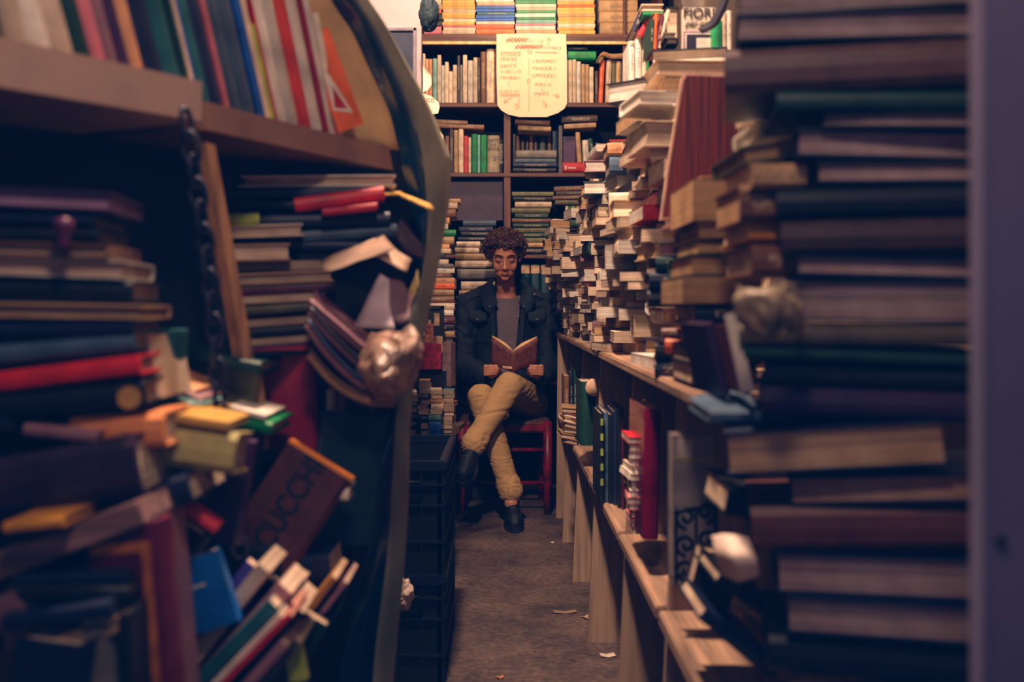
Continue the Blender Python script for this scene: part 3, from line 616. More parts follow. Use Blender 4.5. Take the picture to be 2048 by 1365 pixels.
# crimson plastic binder and papers beside it
o = face(1304,950,1.98,32,262,.24,(120,12,62),'tall glossy crimson binder standing on the lower shelf','stand',marks=False,roll=1,cmat=plain('crimson_plastic',(128,10,60),.25,.3,9,.3,coat=.6))
for i in range(15):
    px = 1276+RN.uniform(-6,6); py = 1062-i*15
    if py < 870: break
    face(px,py,2.12,RN.uniform(24,34),13,.12,RN.choice(['white','cream','pink','white','red']),'crumpled pale brochure, %s up in the heap beside the crimson binder' % ordn(i),'fore',roll=RN.uniform(-6,12),yaw=RN.uniform(-16,6),group='brochures heaped beside the crimson binder',hard=False,pg='white')
# grey book with ironwork scrolls
o = face(1392,1020,1.62,96,300,.04,(150,142,144),'large grey portfolio with black scrolling ironwork on its cover on the lower shelf','cover',marks=False,yaw=0)
sc = plain('iron_black',(18,16,22),.5); mb = MB(); Yc = 1.618
def st(pts, r=2.4): mb.tube([P(x,y,Yc) for x,y in pts], r*Yc/2000, 6)
def spiral(cx, cy, R0, s=1, a0=0, t=1.4): st([(cx+s*R0*(1-k/26)*math.cos(a0+k*t*2*math.pi/22), cy+R0*(1-k/26)*math.sin(a0+k*t*2*math.pi/22)) for k in range(22)], 3.2)
for cy in (1035,1090,1140): spiral(1372,cy,22,1,1.6); spiral(1412,cy-10,22,-1,1.6)
for x in (1352,1392,1432): st([(x,1015),(x,1168)],3)
st([(1346,1022),(1438,1012)],3); st([(1346,1150),(1438,1145)],3)
childl('cover_ironwork', mb.me(), o).data.materials.append(sc)
rr(1356,880,1386,925,1.619,plain('pale_grey_print',(196,186,180),.5),prt=o); rr(1346,916,1440,922,1.6185,plain('yellow_stripe',(170,160,70),.5),prt=o)
face(1432,1165,1.45,90,110,.05,'darkbrown','dark brown box file leaning low before the ironwork portfolio','cover',roll=14,marks=False)
# ================================================================= nearest pile
NP = [(1480,1930,-60,18,'grey','fore',1,'mauve'),(1478,1930,18,78,'black','fore',2,'mauve'),(1455,1930,80,176,(92,66,58),'spine',0,'tan'),(1560,1930,178,222,'darkgreen','spine',2,'mauve'),(1650,1930,222,256,'black','fore',3,'mauve'),(1600,1930,258,318,'navy','fore',3,'mauve'),
      (1640,1930,320,366,'black','fore',1,'mauve'),(1560,1930,368,432,'black','spine',0,'mauve'),(1570,1930,434,512,'darkbrown','spine',0,'mauve'),(1600,1930,514,556,'navy','fore',2,'mauve'),(1580,1930,558,648,'navy','fore',1,'mauve'),
      (1485,1930,650,694,(96,88,66),'spine',0,'tan'),(1495,1930,696,728,'darkgreen','spine',2,'tan'),(1535,1930,730,778,'black','spine',1,'tan'),(1530,1930,780,842,'purple','spine',1,'tan'),
      (1455,1880,850,945,'navy','fore',-5,'tan'),(1585,1930,948,1010,'navy','fore',-4,'peach'),(1510,1930,1012,1108,(104,58,48),'spine',-3,'tan'),(1560,1930,1110,1200,'navy','fore',-1,'mauve'),(1580,1930,1202,1285,'navy','fore',0,'mauve'),(1545,1930,1287,1368,'black','spine',0,'tan')]
nl = ['top','second','third']
YN = 1.12
for i,(x0,x1,y0,y1,c,md,r,pg) in enumerate(NP):
    cn = c if isinstance(c,str) else 'brown'
    x1 = 1990 if x1 >= 1930 else x1
    face((x0+x1)/2,(y0+y1)/2,YN+RN.uniform(0,.02),x1-x0,(y1-y0)*.93,.2,c,'large %s book showing its %s, %s down the nearest tall pile' % (cn,'pages' if md=='fore' else 'spine',ordn(i)),md,roll=r,yaw=-13+RN.uniform(-3,3),pg={'mauve':(176,158,160),'tan':(196,168,134),'peach':(196,164,146)}[pg],group='nearest tall pile',marks=False)
face(1522,405,1.2,80,75,.16,'brown','brown box-like book jutting from behind the nearest pile','spine',pg='tan'); face(1545,300,1.2,120,36,.18,'olive','buff book jutting diagonally out of the nearest pile','fore',roll=-9,pg='tan')
face(1560,350,1.18,110,50,.16,'tan','pale tan book with faint print in the gap of the nearest pile','spine')
face(1560,255,1.3,90,34,.14,'white','white-edged book jutting from behind the nearest pile','fore',roll=-4,pg='white')
face(1560,205,1.35,80,34,.14,'cream','cream book at the back of the nearest pile','fore',pg='white')
face(1552,460,1.22,110,46,.16,'gold','dull golden book tucked into the nearest pile','spine'); face(1565,520,1.2,120,60,.16,'brown','brown worn book above the clear bag','spine')
o = face(1480,835,1.2,120,24,.14,'steel','blue-grey booklet curling out at the worktop end','spine',curl=.02,marks=False)
def crumpled(name, c, rx, ry, rz, m, label, cat, seed, amp=.35, sub=4):
    bm = bmesh.new(); bmesh.ops.create_icosphere(bm, subdivisions=sub, radius=1)
    for v in bm.verts:
        p = v.co.copy(); n_ = abs(noise.noise(p*1.7+Vector((seed,0,0))))*1.6+abs(noise.noise(p*4+Vector((0,seed,0))))*.8
        q = p*(1-amp+amp*n_); v.co = Vector((q[0]*rx,q[1]*ry,q[2]*rz))
    me = bpy.data.meshes.new('c'); bm.to_mesh(me); bm.free()
    o = link(name, me, m, None, Matrix.Translation(c)); tag(o, label, cat); return o
o = empty('plastic_bag', P(1528,615,1.1), 'small crinkled clear bag wedged into the nearest pile', 'bag')
child('bag_body', loft([[P(1478,572,1.1),P(1520,580,1.07),P(1560,565,1.08),P(1600,590,1.1)],[P(1482,620,1.08),P(1525,625,1.05),P(1565,622,1.06),P(1598,640,1.09)],[P(1488,668,1.09),P(1525,676,1.06),P(1562,672,1.07),P(1590,682,1.09)]], .003, 10, 10, .012, 3), plain('clear_crinkle',(140,124,104),.5,.45,40,.5), o)
o = empty('folded_paper', P(1468,1118,1.2), 'bright white curled paper page sticking out low beside the nearest pile', 'paper')
child('sheet', loft([[P(1424,1072,1.25),P(1455,1070,1.2),P(1495,1076,1.18)],[P(1430,1110,1.22),P(1465,1112,1.15),P(1512,1120,1.16)],[P(1448,1150,1.22),P(1478,1162,1.17),P(1520,1150,1.18)]], .0015, 6, 6, .0015, 9), plain('bright_paper',(240,220,205),.8,.05), o, True)
for i,(px,py,w,h,r,c) in enumerate(((1500,1200,150,26,35,'black'),(1480,1290,190,30,40,'navy'),(1500,1010,90,60,10,'black'))):
    face(px,py,1.32,w,h,.16,c,'%s book, %s of those sliding down behind the nearest pile'%(c,ordn(i)),'spine',roll=r,marks=False)
zb0 = CH+(619-1370)*(YN)/2000-.012
o = tag(link('low_stool', MB().box((.33,1.0,zb0-.03),(.64,1.17,zb0), ch=.005).box((.34,1.02,0),(.37,1.05,zb0-.03)).box((.59,1.02,0),(.62,1.05,zb0-.03)).box((.34,1.12,0),(.37,1.15,zb0-.03)).box((.59,1.12,0),(.62,1.15,zb0-.03)).me(), wood('grey_plank_v',(100,82,72),.6,2)), 'dark wooden stool carrying the nearest tall pile', 'stool')
# purple-grey painted post, nearest of all
o = empty('painted_post', (.5,.76,0), 'wide purple-grey painted post edging the view, with a dark bolt hole', 'post')
pp = plain('mauve_paint',(120,112,146),.6,.12,5)
Yp = .74
v0 = P(1968,0,Yp); 
child('board', MB().box((P(1970,0,Yp)[0],Yp,0),(.75,Yp+.028,2.2), ch=.004).me(), pp, o)
child('bolt_hole', MB().tube([P(2000,1082,Yp-.0015),P(2000,1082,Yp+.004)],.0045,16).me(), plain('hole_dark',(24,20,30),.8), o)
# scraps on the floor
def scrap(px, py, w, h, label, rot=0, c=(230,215,195)):
    Y = CH*2000/(py-619); M = Matrix.Translation((xb(px,Y),Y,.0015)) @ Matrix.Rotation(rot,4,'Z')
    me = mesh([Vector((a*w,b*h,.004*abs(a*b)*4)) for a,b in ((-.5,-.5),(0,-.5),(.5,-.45),(.5,.5),(0,.45),(-.5,.5))],[(0,1,4,5),(1,2,3,4)])
    tag(link('paper_scrap', me, plain('scrap_%d'%c[0],c,.8,.1), None, M), label, 'paper scrap')
scrap(1215,1313,.045,.03,'small white ticket lying on the concrete floor by a divider foot',.1)
scrap(1177,1238,.03,.05,'torn tan scrap curled on the floor against a divider',.6,(190,160,125)); scrap(1103,1087,.02,.02,'tiny pale crumb of paper on the floor near the shoe',.3)
scrap(1000,1357,.02,.015,'tiny orange scrap on the floor at the bottom of the aisle',.3,(200,130,80)); scrap(1130,1226,.08,.03,'flat brownish flake on the aisle floor',.1,(150,125,100))
# ================================================================= upright boat used as a bookcase
O = Vector((-.194,1.80,0)); U = Vector((.43,.903,0)).normalized(); V = Vector((-U[1],U[0],0)); YAW = math.degrees(math.atan2(U[1],U[0]))
def s_of(px, off=0):
    p = (px-1006)/2000; ox = O[0]+V[0]*off; oy = O[1]+V[1]*off
    return (p*oy-ox)/(U[0]-U[1]*p)
def B(s, off, z): return Vector((O[0]+U[0]*s+V[0]*off, O[1]+U[1]*s+V[1]*off, z))
def zat(px, py, off=0):
    return CH+(619-py)*B(s_of(px,off),off,0)[1]/2000
def PB(px, py, off=0): return B(s_of(px,off), off, zat(px,py,off))
boat = empty('boat', (-.5,1.9,0), 'dark green wooden boat stood on end and fitted with shelves', 'boat')
bm_ = plain('teal_hull_paint',(16,56,78),.22,.25,9,.06,coat=.5)
bo = plain('olive_hull_paint',(140,142,124),.4,.3,7,.08)
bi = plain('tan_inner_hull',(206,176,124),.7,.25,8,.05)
rimp = [(-90,610,668,672),(0,660,714,717),(53,695,748,753),(130,731,785,798),(215,770,823,846),(300,792,842,886),(330,797,847,895),(400,811,853,890),(450,817,855,881),(560,812,842,860),(660,795,820,838),(760,775,800,816),(860,752,790,809),(1000,715,782,806),(1130,690,772,798),(1260,660,755,785),(1420,620,740,770)]
rows_in=[]; rows_mid=[]; rows_out=[]; rows_far=[]; rows_b=[]
for (y,a,b,c) in rimp:
    c = c-10
    rows_in.append(PB(a,y,.0)); rows_mid.append(PB(b,y,-.03)); rows_out.append(PB(c,y,.02)); 
    p = rows_out[-1]; rows_far.append(Vector((p[0]-.35,p[1]+.42,p[2])))
    q = rows_in[-1]; rows_b.append((q+V*.05-U*.10, q+V*.16-U*.32, q+V*.22-U*.75))
child('gunwale', loft([rows_in,[ (p+q)/2-V*.012 for p,q in zip(rows_in,rows_mid)],rows_mid], 0, 4, 4), bm_, boat, True)
child('hull_side', loft([rows_mid,rows_out,rows_far], .01, 4, 4), bo, boat, True)
child('inner_hull', loft([rows_in[:6]]+[[r[k] for r in rows_b[:6]] for k in range(3)], .01, 4, 4), bi, boat, True)
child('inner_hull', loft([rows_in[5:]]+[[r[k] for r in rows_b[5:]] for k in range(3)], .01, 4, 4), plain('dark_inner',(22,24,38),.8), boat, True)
low = [(700,795,830),(760,776,812),(860,754,808),(1000,716,806),(1130,690,798),(1260,660,786),(1420,620,770)]
child('keel_band', loft([[PB(a,y,-.006) for y,a,b in low],[PB((a+b)/2,y,-.02) for y,a,b in low],[PB(b,y,.01) for y,a,b in low]], .012, 4, 4), plain('near_black_hull',(12,22,34),.35,.3,8,.1), boat, True)
child('hull_highlight', MB().tube(cat_rom([PB(735,930,-.02),PB(733,980,-.02),PB(718,1040,-.02),PB(706,1110,-.02),PB(690,1190,-.02),PB(660,1250,-.02)],5), .003, 8).me(), plain('highlight_grey',(60,70,76),.6), boat, True)  # thin highlight on the lower hull, built as a grey tube
shw = plain('brown_shelf_wood',(138,104,86),.6,.2,9,.1)
def shelf(pts, dep, th, m, name='shelf_board', off=0):
    (x0,y0),(x1,y1) = pts; a, b = PB(x0,y0,off), PB(x1,y1,off)
    vs = [a,b,b+V*dep,a+V*dep]; vs = vs+[v-Vector((0,0,th)) for v in vs]
    return child(name, mesh(vs,[(0,1,2,3),(7,6,5,4),(0,4,5,1),(1,5,6,2),(2,6,7,3),(3,7,4,0)]), m, boat)
ps = plain('pink_shelf_wood',(184,154,140),.6,.1,7,.05)
shelf(((410,203),(792,300)), .26, .038, shw)
shelf(((-60,60),(404,163)), .27, .052, ps, off=-.035)
# side upright, tilted
a = [PB(412,285,.0),PB(430,290,.0),PB(512,738,.0),PB(492,742,.0)]
child('side_upright', mesh(a+[v+V*.02 for v in a],[(0,1,2,3),(7,6,5,4),(0,4,5,1),(1,5,6,2),(2,6,7,3),(3,7,4,0)]), wood('light_upright',(186,140,96),.6,2), boat)
a = [PB(512,738,.01),PB(524,738,.01),PB(540,900,.01),PB(526,900,.01)]
child('side_upright', mesh(a+[v+V*.02 for v in a],[(0,1,2,3),(7,6,5,4),(0,4,5,1),(1,5,6,2),(2,6,7,3),(3,7,4,0)]), wood('light_upright',(186,140,96),.6,2), boat)
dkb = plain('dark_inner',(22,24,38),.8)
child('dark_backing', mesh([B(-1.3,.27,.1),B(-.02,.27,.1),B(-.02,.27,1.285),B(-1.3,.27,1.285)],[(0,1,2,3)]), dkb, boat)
# ---- books on the top shelf, all leaning back toward the near end
SHB = 'on the boat shelf'
tb = [(405,420,'blue',.27),(420,438,'teal',.28),(438,464,'navy',.27),(465,474,'pink',.3),(475,503,'steel',.29),(503,530,'steel',.285),(531,545,'blue',.3),(546,556,'cream',.24),(557,563,'lime',.14),(564,569,'red',.27),
      (570,592,'white',.265),(593,615,'white',.27),(616,642,(228,70,44),.275),(643,662,'white',.24),(663,672,'crimson',.25),(673,688,'white',.22),(689,699,'white',.2)]
zs0, zs1 = zat(410,203), zat(792,300)
def zshelf(s):
    sa, sb = s_of(410), s_of(792); return zs0+(zs1-zs0)*(s-sa)/(sb-sa)
def stB(s0, s1, h, dep, c, label, z, lean, off=.012, group=None, **kw):
    w = (s1-s0)*.96; M = Matrix.Translation(B((s0+s1)/2, off, z)) @ Matrix.Rotation(rad(YAW),4,'Z') @ Matrix.Rotation(-rad(lean),4,'Y') @ Matrix.Translation((w/2, dep/2, h/2)) @ STAND
    return book(M, h, dep, w, c, label, group, marks=False, **kw)
for i,(x0,x1,c,h) in enumerate(tb):
    s0, s1 = s_of(x0), s_of(x1); cn = c if isinstance(c,str) else 'orange-red'
    stB(s0, s1, h, .17, c, '%s book leaning on the boat shelf, %s along from the thick plank end' % (cn, ordn(i)), zshelf((s0+s1)/2)+.003, 20, group='books leaning on the boat shelf', hard=(x1-x0 > 14), pg='white')
# orange framed cover leaning outward and a small book under it
o = face(668,160,1.64,64,200,.012,'orange','orange picture cover with a white and red triangle leaning at the row end','cover',yaw=38,roll=-24,marks=False)
Mo = o.matrix_basis
def onc(o, pts, m, name='printed_panel', e=.0008):
    # local book coordinates: x up the cover, y to the left, z toward the reader
    T = max(v.co[2] for v in o.data.vertices); vs = [Vector((x,y,T+e)) for x,y in pts]; me = mesh(vs,[tuple(range(len(vs)))]); me.materials.append(m)
    q = bpy.data.objects.new(name, me); col.objects.link(q); q.parent = o
onc(o, [(-.06,-.012),(.035,.012),(-.045,.022)], plain('white_print',(236,228,216),.5)); onc(o, [(-.05,-.004),(-.01,.008),(-.042,.018)], plain('red_print',(190,30,40),.5), e=.0016)
face(712,250,1.74,26,60,.02,'pink','small pink and white picture book beside the orange cover','cover',yaw=30,roll=-8,marks=False)
face(722,232,1.76,18,84,.02,'crimson','crimson thin book behind the small pink picture book','cover',yaw=40,roll=-22,marks=False)
# books on the nearer thick plank
ta = [(-40,25,'olive',.2),(26,70,'cream',.26),(71,120,'white',.27),(121,165,'cream',.27),(166,198,'darkgreen',.27),(199,226,'pink',.28),(227,250,'mauve',.28),(251,276,'purple',.27),(277,302,'peach',.28),(303,345,'navy',.27),(346,380,'teal',.26),(381,392,'darkgreen',.27),(393,400,'cream',.29)]
for i,(x0,x1,c,h) in enumerate(ta):
    s0, s1 = s_of(x0,-.03), s_of(x1,-.03); z = zat(x1,60+(163-60)*(x1+60)/464-1,-.03)+.004
    stB(s0, s1, h, .17, c, '%s blurred book on the thick pink plank, %s from its near end' % (c, ordn(i)), zat(0,60+(163-60)*60/464,-.035)+.004, 20 if i > 1 else 15, off=-.025, group='books on the thick pink plank', pg='white')
# chain of links hanging beside the upright
chn = empty('chain', PB(378,262,-.05), 'dark metal chain hanging from the thick plank of the boat shelf', 'chain')
cpts = cat_rom([PB(x,y,-.06) for x,y in ((374,250),(388,340),(402,430),(414,520),(424,610),(432,690),(438,780),(446,870),(458,960),(470,1040),(480,1120))], 5)
acc = 0; step = .029; nxt = 0; k = 0; met = plain('chain_metal',(62,62,76),.45,.3,40,0,.5)
for a, b in zip(cpts, cpts[1:]):
    d = (b-a).length
    while nxt <= acc+d:
        c = a.lerp(b, (nxt-acc)/d); t = (b-a).normalized(); sd = (Vector((1,0,0)) if k % 2 else Vector((.3,1,0))); sd = (sd-t*sd.dot(t)).normalized()
        lp = [c+t*(.021*math.cos(q*math.pi/8))+sd*(.0105*math.sin(q*math.pi/8)) for q in range(17)]
        child('link', MB().tube(lp,.0035,7,False).me(), met, chn, True); k += 1; nxt += step
    acc += d
# ---- middle compartment: messy horizontals
mdl = [(612,362,360,24,'white','fore',-2,.05),(600,385,330,18,'navy','spine',-2,.04),(680,398,180,30,'red','spine',-9,-.02),(585,410,290,22,'black','spine',0,.04),(480,440,75,30,'lime','spine',-2,.02),(640,440,280,30,'navy','spine',-2,.04),
       (520,462,170,26,'cream','fore',-3,.03),(700,466,190,30,'steel','spine',-5,.0),(610,490,300,22,'navy','spine',0,.05),(515,505,130,36,'tan','fore',-2,.03),(690,505,190,22,'black','spine',-6,.02),(545,532,200,20,'mauve','fore',-2,.03),
       (555,556,220,24,'tan','fore',-3,.03),(560,580,230,18,'maroon','spine',-3,.03),(550,598,200,16,'tan','fore',-3,.03),(552,618,180,22,'olive','spine',-4,.03),(555,644,170,16,'gold','fore',-4,.03),(552,664,160,16,'black','spine',-4,.03),(545,682,150,14,'gold','fore',-4,.03),(545,694,150,9,'purple','spine',-4,.03)]
for i,(px,py,w,h,c,md,r,off) in enumerate(mdl):
    Yq = 1.60+off+(.06 if px > 640 else 0)-(.03 if w < 171 else 0)
    face(px,py,Yq,w,h*.95,.16,c,'%s book lying in the jumbled boat compartment, %s from the top' % (c, ordn(i)),md,roll=r,yaw=12,pg=RN.choice(['cream','tan','cream']),marks=False,group='jumbled books in the boat compartment',hard=h > 20)
o = face(700,418,1.62,110,14,.1,'red','red booklet bending down at the edge of the jumbled compartment','spine',roll=-7,yaw=10,marks=False)
# yellow open booklet tenting over the edge
o = empty('open_book', P(800,395,1.7), 'yellow-edged open booklet sticking out past the boat rim', 'book')
child('page_block', loft([[P(745,388,1.66),P(795,386,1.68),P(812,393,1.66),P(868,418,1.6)],[P(745,384,1.8),P(795,380,1.82),P(812,388,1.8),P(862,408,1.75)]], .005), plain('yellow_edges',(206,160,70),.7,.3,60), o, True)
# magazines slumping and bent
mags = [([(620,600,1.5),(680,650,1.5),(740,700,1.52),(800,712,1.55)],'mauve','greyish magazine slumped over the edge of the boat compartment'),
        ([(622,615,1.48),(670,672,1.48),(740,735,1.5),(800,752,1.54)],'black','black magazine slumped under the greyish one'),
        ([(618,640,1.46),(660,700,1.46),(730,765,1.48),(790,778,1.52)],'navy','navy magazine slumped lowest of the three thick ones'),
        ([(622,700,1.47),(670,755,1.47),(730,790,1.48),(790,796,1.52)],'brown','brown magazine edge curving below the slumped ones')]
for pts, c, l in mags:
    o = empty('magazine', P(*pts[1]), l, 'magazine')
    r0 = [P(*p) for p in pts]; r1 = [p+Vector((-.02,.16,.02)) for p in r0]
    child('cover', loft([r0,r1], .003), cover(c,False), o, True)
    child('page_block', loft([[p+Vector((.002,.003,-.004)) for p in r0],[p+Vector((.002,0,-.004)) for p in r1]], .012), pages('mauve' if c != 'brown' else 'tan'), o, True)
def paper(pts_rows, c, label, name='loose_paper', cat='paper', th=.0012, cr=.004, seed=1):
    o = empty(name, P(*pts_rows[0][0]), label, cat)
    child('sheet', loft([[P(*p) for p in r] for r in pts_rows], th, crump=cr, seed=seed), plain('paper_%d_%d'%(c[0],c[2]),c,.7,.25,14,.2), o, True); return o
paper([[(700,500,1.62),(760,480,1.62),(822,520,1.62)],[(690,530,1.55),(750,515,1.56),(812,545,1.58)]],(214,186,160),'ragged pale papers fanned across the jumbled compartment edge',seed=2)
paper([[(640,520,1.58),(700,500,1.6),(770,470,1.62)],[(650,545,1.52),(720,525,1.54),(790,500,1.56)]],(150,124,104),'tan crumpled newspaper sheet above the ragged pale papers',seed=3)
paper([[(708,655,1.56),(735,600,1.58),(760,545,1.6)],[(790,660,1.54),(780,610,1.56),(778,560,1.58)]],(206,190,200),'smooth pale triangular paper hanging out of the boat compartment',cr=.001,seed=4)
paper([[(765,560,1.6),(800,560,1.6),(826,600,1.6)],[(770,640,1.56),(800,650,1.56),(820,640,1.56)]],(120,90,96),'mauve torn paper bag hanging behind the pale triangle',cr=.006,seed=5)
paper([[(790,620,1.62),(815,590,1.62),(835,540,1.62)],[(800,640,1.6),(822,610,1.6),(838,570,1.6)]],(130,110,60),'mustard paper strip near the boat rim',seed=6)
paper([[(800,430,1.72),(830,470,1.7),(850,500,1.7)],[(790,470,1.7),(815,510,1.7),(846,520,1.7)]],(84,62,66),'dark brown folded paper hanging under the yellow-edged booklet',seed=8)
# crinkled plastic wrapped bundle
pk = plain('beige_plastic',(150,118,98),.35,.4,22,.6)
o = empty('plastic_bag', P(780,720,1.5), 'beige crinkled plastic bag bulging over the boat edge above the crates', 'bag')
child('bag_body', loft([[P(735,690,1.54),P(770,672,1.52),P(812,668,1.52),P(838,690,1.55)],[P(718,735,1.5),P(765,720,1.46),P(815,715,1.47),P(836,725,1.54)],[P(716,765,1.5),P(760,765,1.45),P(800,765,1.46),P(818,755,1.53)],[P(735,792,1.52),P(762,800,1.48),P(788,800,1.48),P(803,785,1.53)]], .005, 12, 12, .012, 4), pk, o)
child('bag_handle', loft([[P(800,660,1.5),P(806,690,1.48),P(806,722,1.49)],[P(822,650,1.48),P(830,690,1.46),P(812,716,1.47)],[P(838,664,1.5),P(842,700,1.5),P(824,722,1.5)]], .003, 12, 12, .008, 7), plain('pale_plastic',(226,196,176),.4,.2,14,.2), o)
# ---- crimson folders and things below
face(572,800,1.56,120,210,.04,'crimson','large crimson folder standing cover out beneath the horizontal books','cover',yaw=8,roll=-4,marks=False)
face(632,855,1.62,10,260,.06,'violet','slim violet book behind the crimson folder','stand',roll=-2,marks=False)
face(655,880,1.6,13,200,.08,'white','pale slim book standing on the far side of the crimson folder','stand',roll=2,marks=False)
face(620,1060,1.56,120,170,.03,'crimson','second crimson folder showing low behind the orange topped book','cover',yaw=8,marks=False)
face(700,830,1.66,100,110,.03,'purple','dark purple box under the slumped magazines','cover',yaw=20,marks=False)
face(676,822,1.63,16,90,.03,'mauve','mauve spine beside the dark purple box','stand',roll=8,marks=False)
o = face(700,960,1.55,130,260,.04,(24,54,60),'dark teal plastic folder standing before the boat rim','cover',yaw=20,roll=6,marks=False)
# orange topped book with big black title
o = face(578,1020,1.42,150,230,.05,(92,42,32),'brown book with orange head edge and big black title CUCCHI','cover',roll=32,pitch=-10,marks=False)
Mi = Matrix(((0,1,0,0),(-1,0,0,0),(0,0,1,0),(0,0,0,1)))
me_txt = text('CUCCHI', .046, plain('black_ink',(22,20,30),.6), o, Matrix.Identity(4), sx=.82, off=.0012)
T = max(v.co[2] for v in o.data.vertices)
me_txt.matrix_parent_inverse = Matrix.Identity(4); me_txt.matrix_basis = Matrix.Translation((.008,.004,T+.0006)) @ Matrix.Scale(1,4)
o2 = link('head_edge', MB().box((.078,-.054,.0),(.0855,.054,T+.001), ch=.001).me(), plain('orange_edge',(240,150,30),.6,.15,40), o)
face(672,988,1.44,50,26,.06,'white','small white box corner poking out beside the orange topped book','spine',roll=8,marks=False,name='small_box',cat='box')
# green and white head book
o = face(495,848,1.38,96,26,.14,'green','green book with a bright white head edge beside the chain','spine',roll=14,marks=False)
o = face(490,826,1.38,84,9,.13,'white','bright white thin book lying on the green one by the chain','spine',roll=14,marks=False,hard=False)
face(488,935,1.46,60,170,.03,'black','black book face below the green and white pair','cover',roll=6,marks=False)
# dark lid and olive folder behind chain
face(430,722,1.42,180,26,.16,'darkgreen','dark green box lid edge behind the chain','spine',roll=10,marks=False,name='box_lid',cat='lid')
face(440,775,1.46,150,90,.03,'olive','olive green folder behind the chain','cover',roll=8,marks=False)
# cluster centre-left
for i,(px,py,w,h,c,r,Y,md) in enumerate(((352,772,80,16,'peach',22,1.30,'spine'),(370,790,70,16,'mauve',26,1.29,'spine'),(355,812,86,22,'aqua',14,1.26,'spine'),(396,835,26,20,'gold',14,1.24,'spine'),(372,850,110,24,'black',12,1.26,'spine'))):
    face(px,py,Y,w,h,.12,c,'small %s book in the tilted cluster beside the chain'%c,md,roll=r,marks=False)
o = face(345,892,1.15,250,84,.08,(206,196,120),'yellow-green book with a bright head edge lying tilted below the tilted cluster','spine',roll=8,pitch=-6,marks=False)
face(382,842,1.15,150,16,.1,'yellow','bright yellow thin book on the yellow-green one','spine',roll=9,marks=False,hard=False)
face(232,866,1.1,190,70,.1,(238,150,84),'orange peach book lying at the foot of the near blurred pile','spine',roll=-3,pitch=0,marks=False)
face(120,868,1.08,150,24,.1,'mauve','mauve crumpled booklet beside the orange peach book','spine',roll=6,marks=False)
face(370,910,1.2,120,120,.03,'maroon','maroon cover with gold print under the yellow-green book','cover',roll=22,marks=False)
face(420,980,1.28,150,210,.03,'purple','dark purple framed cover book leaning behind the chain','cover',roll=8,marks=False)
o = face(378,1026,1.18,126,20,.03,(226,60,60),'red spine with pale print slanting behind the burgundy book','spine',roll=34,marks=False)
face(330,1100,1.22,120,130,.03,'black','black cover slanting under the red spine','cover',roll=34,marks=False)
face(350,965,1.24,120,50,.1,'grey','grey soft book in the shadow behind the chain','spine',roll=12,marks=False)
# near blurred pile
npile = [(110,398,260,44,'purple','fore',2,'mauve'),(90,436,230,28,'navy','spine',1,''),(100,468,230,32,'black','spine',0,''),(110,500,250,32,'brown','fore',1,'tan'),(125,535,285,42,'white','fore',2,'cream'),(135,580,300,44,'black','spine',1,''),(150,622,310,32,'tan','fore',1,'tan'),
         (140,656,290,34,'navy','spine',-1,''),(145,696,290,44,'steel','spine',-6,''),(150,748,300,44,'red','spine',-7,''),(150,800,320,54,'black','spine',-5,'')]
for i,(px,py,w,h,c,md,r,pg) in enumerate(npile):
    face(px-14,py,1.08+.004*(i%3),w*.93,h*.93,.14,c,'blurred %s book, %s down the near pile under the thick plank' % (c, ordn(i)),md,roll=r,yaw=6,pg={'mauve':(150,120,150),'cream':(196,170,150)}.get(pg,(170,146,122)),marks=False,group='near pile under the thick plank')
o = tag(link('ornament', MB().tube([P(128,500,1.06),P(128,488,1.06),P(128,470,1.06),P(128,455,1.06),P(128,440,1.06),P(128,434,1.06)],[.006,.008,.007,.011,.010,.003],16).me(), plain('pink_ornament',(96,44,80),.4,.3), smooth=True), 'small rounded pink ornament standing on the near blurred pile', 'ornament')
face(298,735,1.16,20,130,.12,'cream','cream book end standing beside the near pile','stand',roll=-10,marks=False)
face(320,690,1.22,50,60,.08,'teal','teal scrap-like booklet behind the near pile','cover',roll=4,marks=False)
o = tag(link('emblem_card', MB().tube([P(258,796,1.06),P(258,796,1.064)],.012,20).me(), plain('gold_print',(190,140,60),.5)), 'gold oval badge on the black book of the near pile', 'badge')
# big slanted dark book and plank at the lower corner
face(110,960,1.06,330,120,.16,(48,26,48),'big dark purple album slanting over the lower plank','spine',roll=-10,marks=False)
face(250,1010,1.12,260,60,.16,'navy','dark navy flat album end pointing at the chain','spine',roll=-14,marks=False)
lpk = empty('loose_plank', P(120,1080,1.02), 'greyish brown loose plank slanting under the dark album', 'plank')
child('plank_body', MB().box((-.1,0,-.013),(.1,.2,.013), M=Matrix.Translation(P(100,1096,1.03)) @ Matrix.Rotation(rad(-21),4,'Y'), ch=.002).me(), wood('mauve_plank',(140,108,104),.7,0), lpk)
face(65,1052,1.0,120,22,.1,'gold','golden brown strip of a booklet on the dark album','spine',roll=-6,marks=False)
face(272,1020,1.15,70,24,.1,'gold','golden worn booklet corner at the plank end','spine',roll=-26,marks=False)
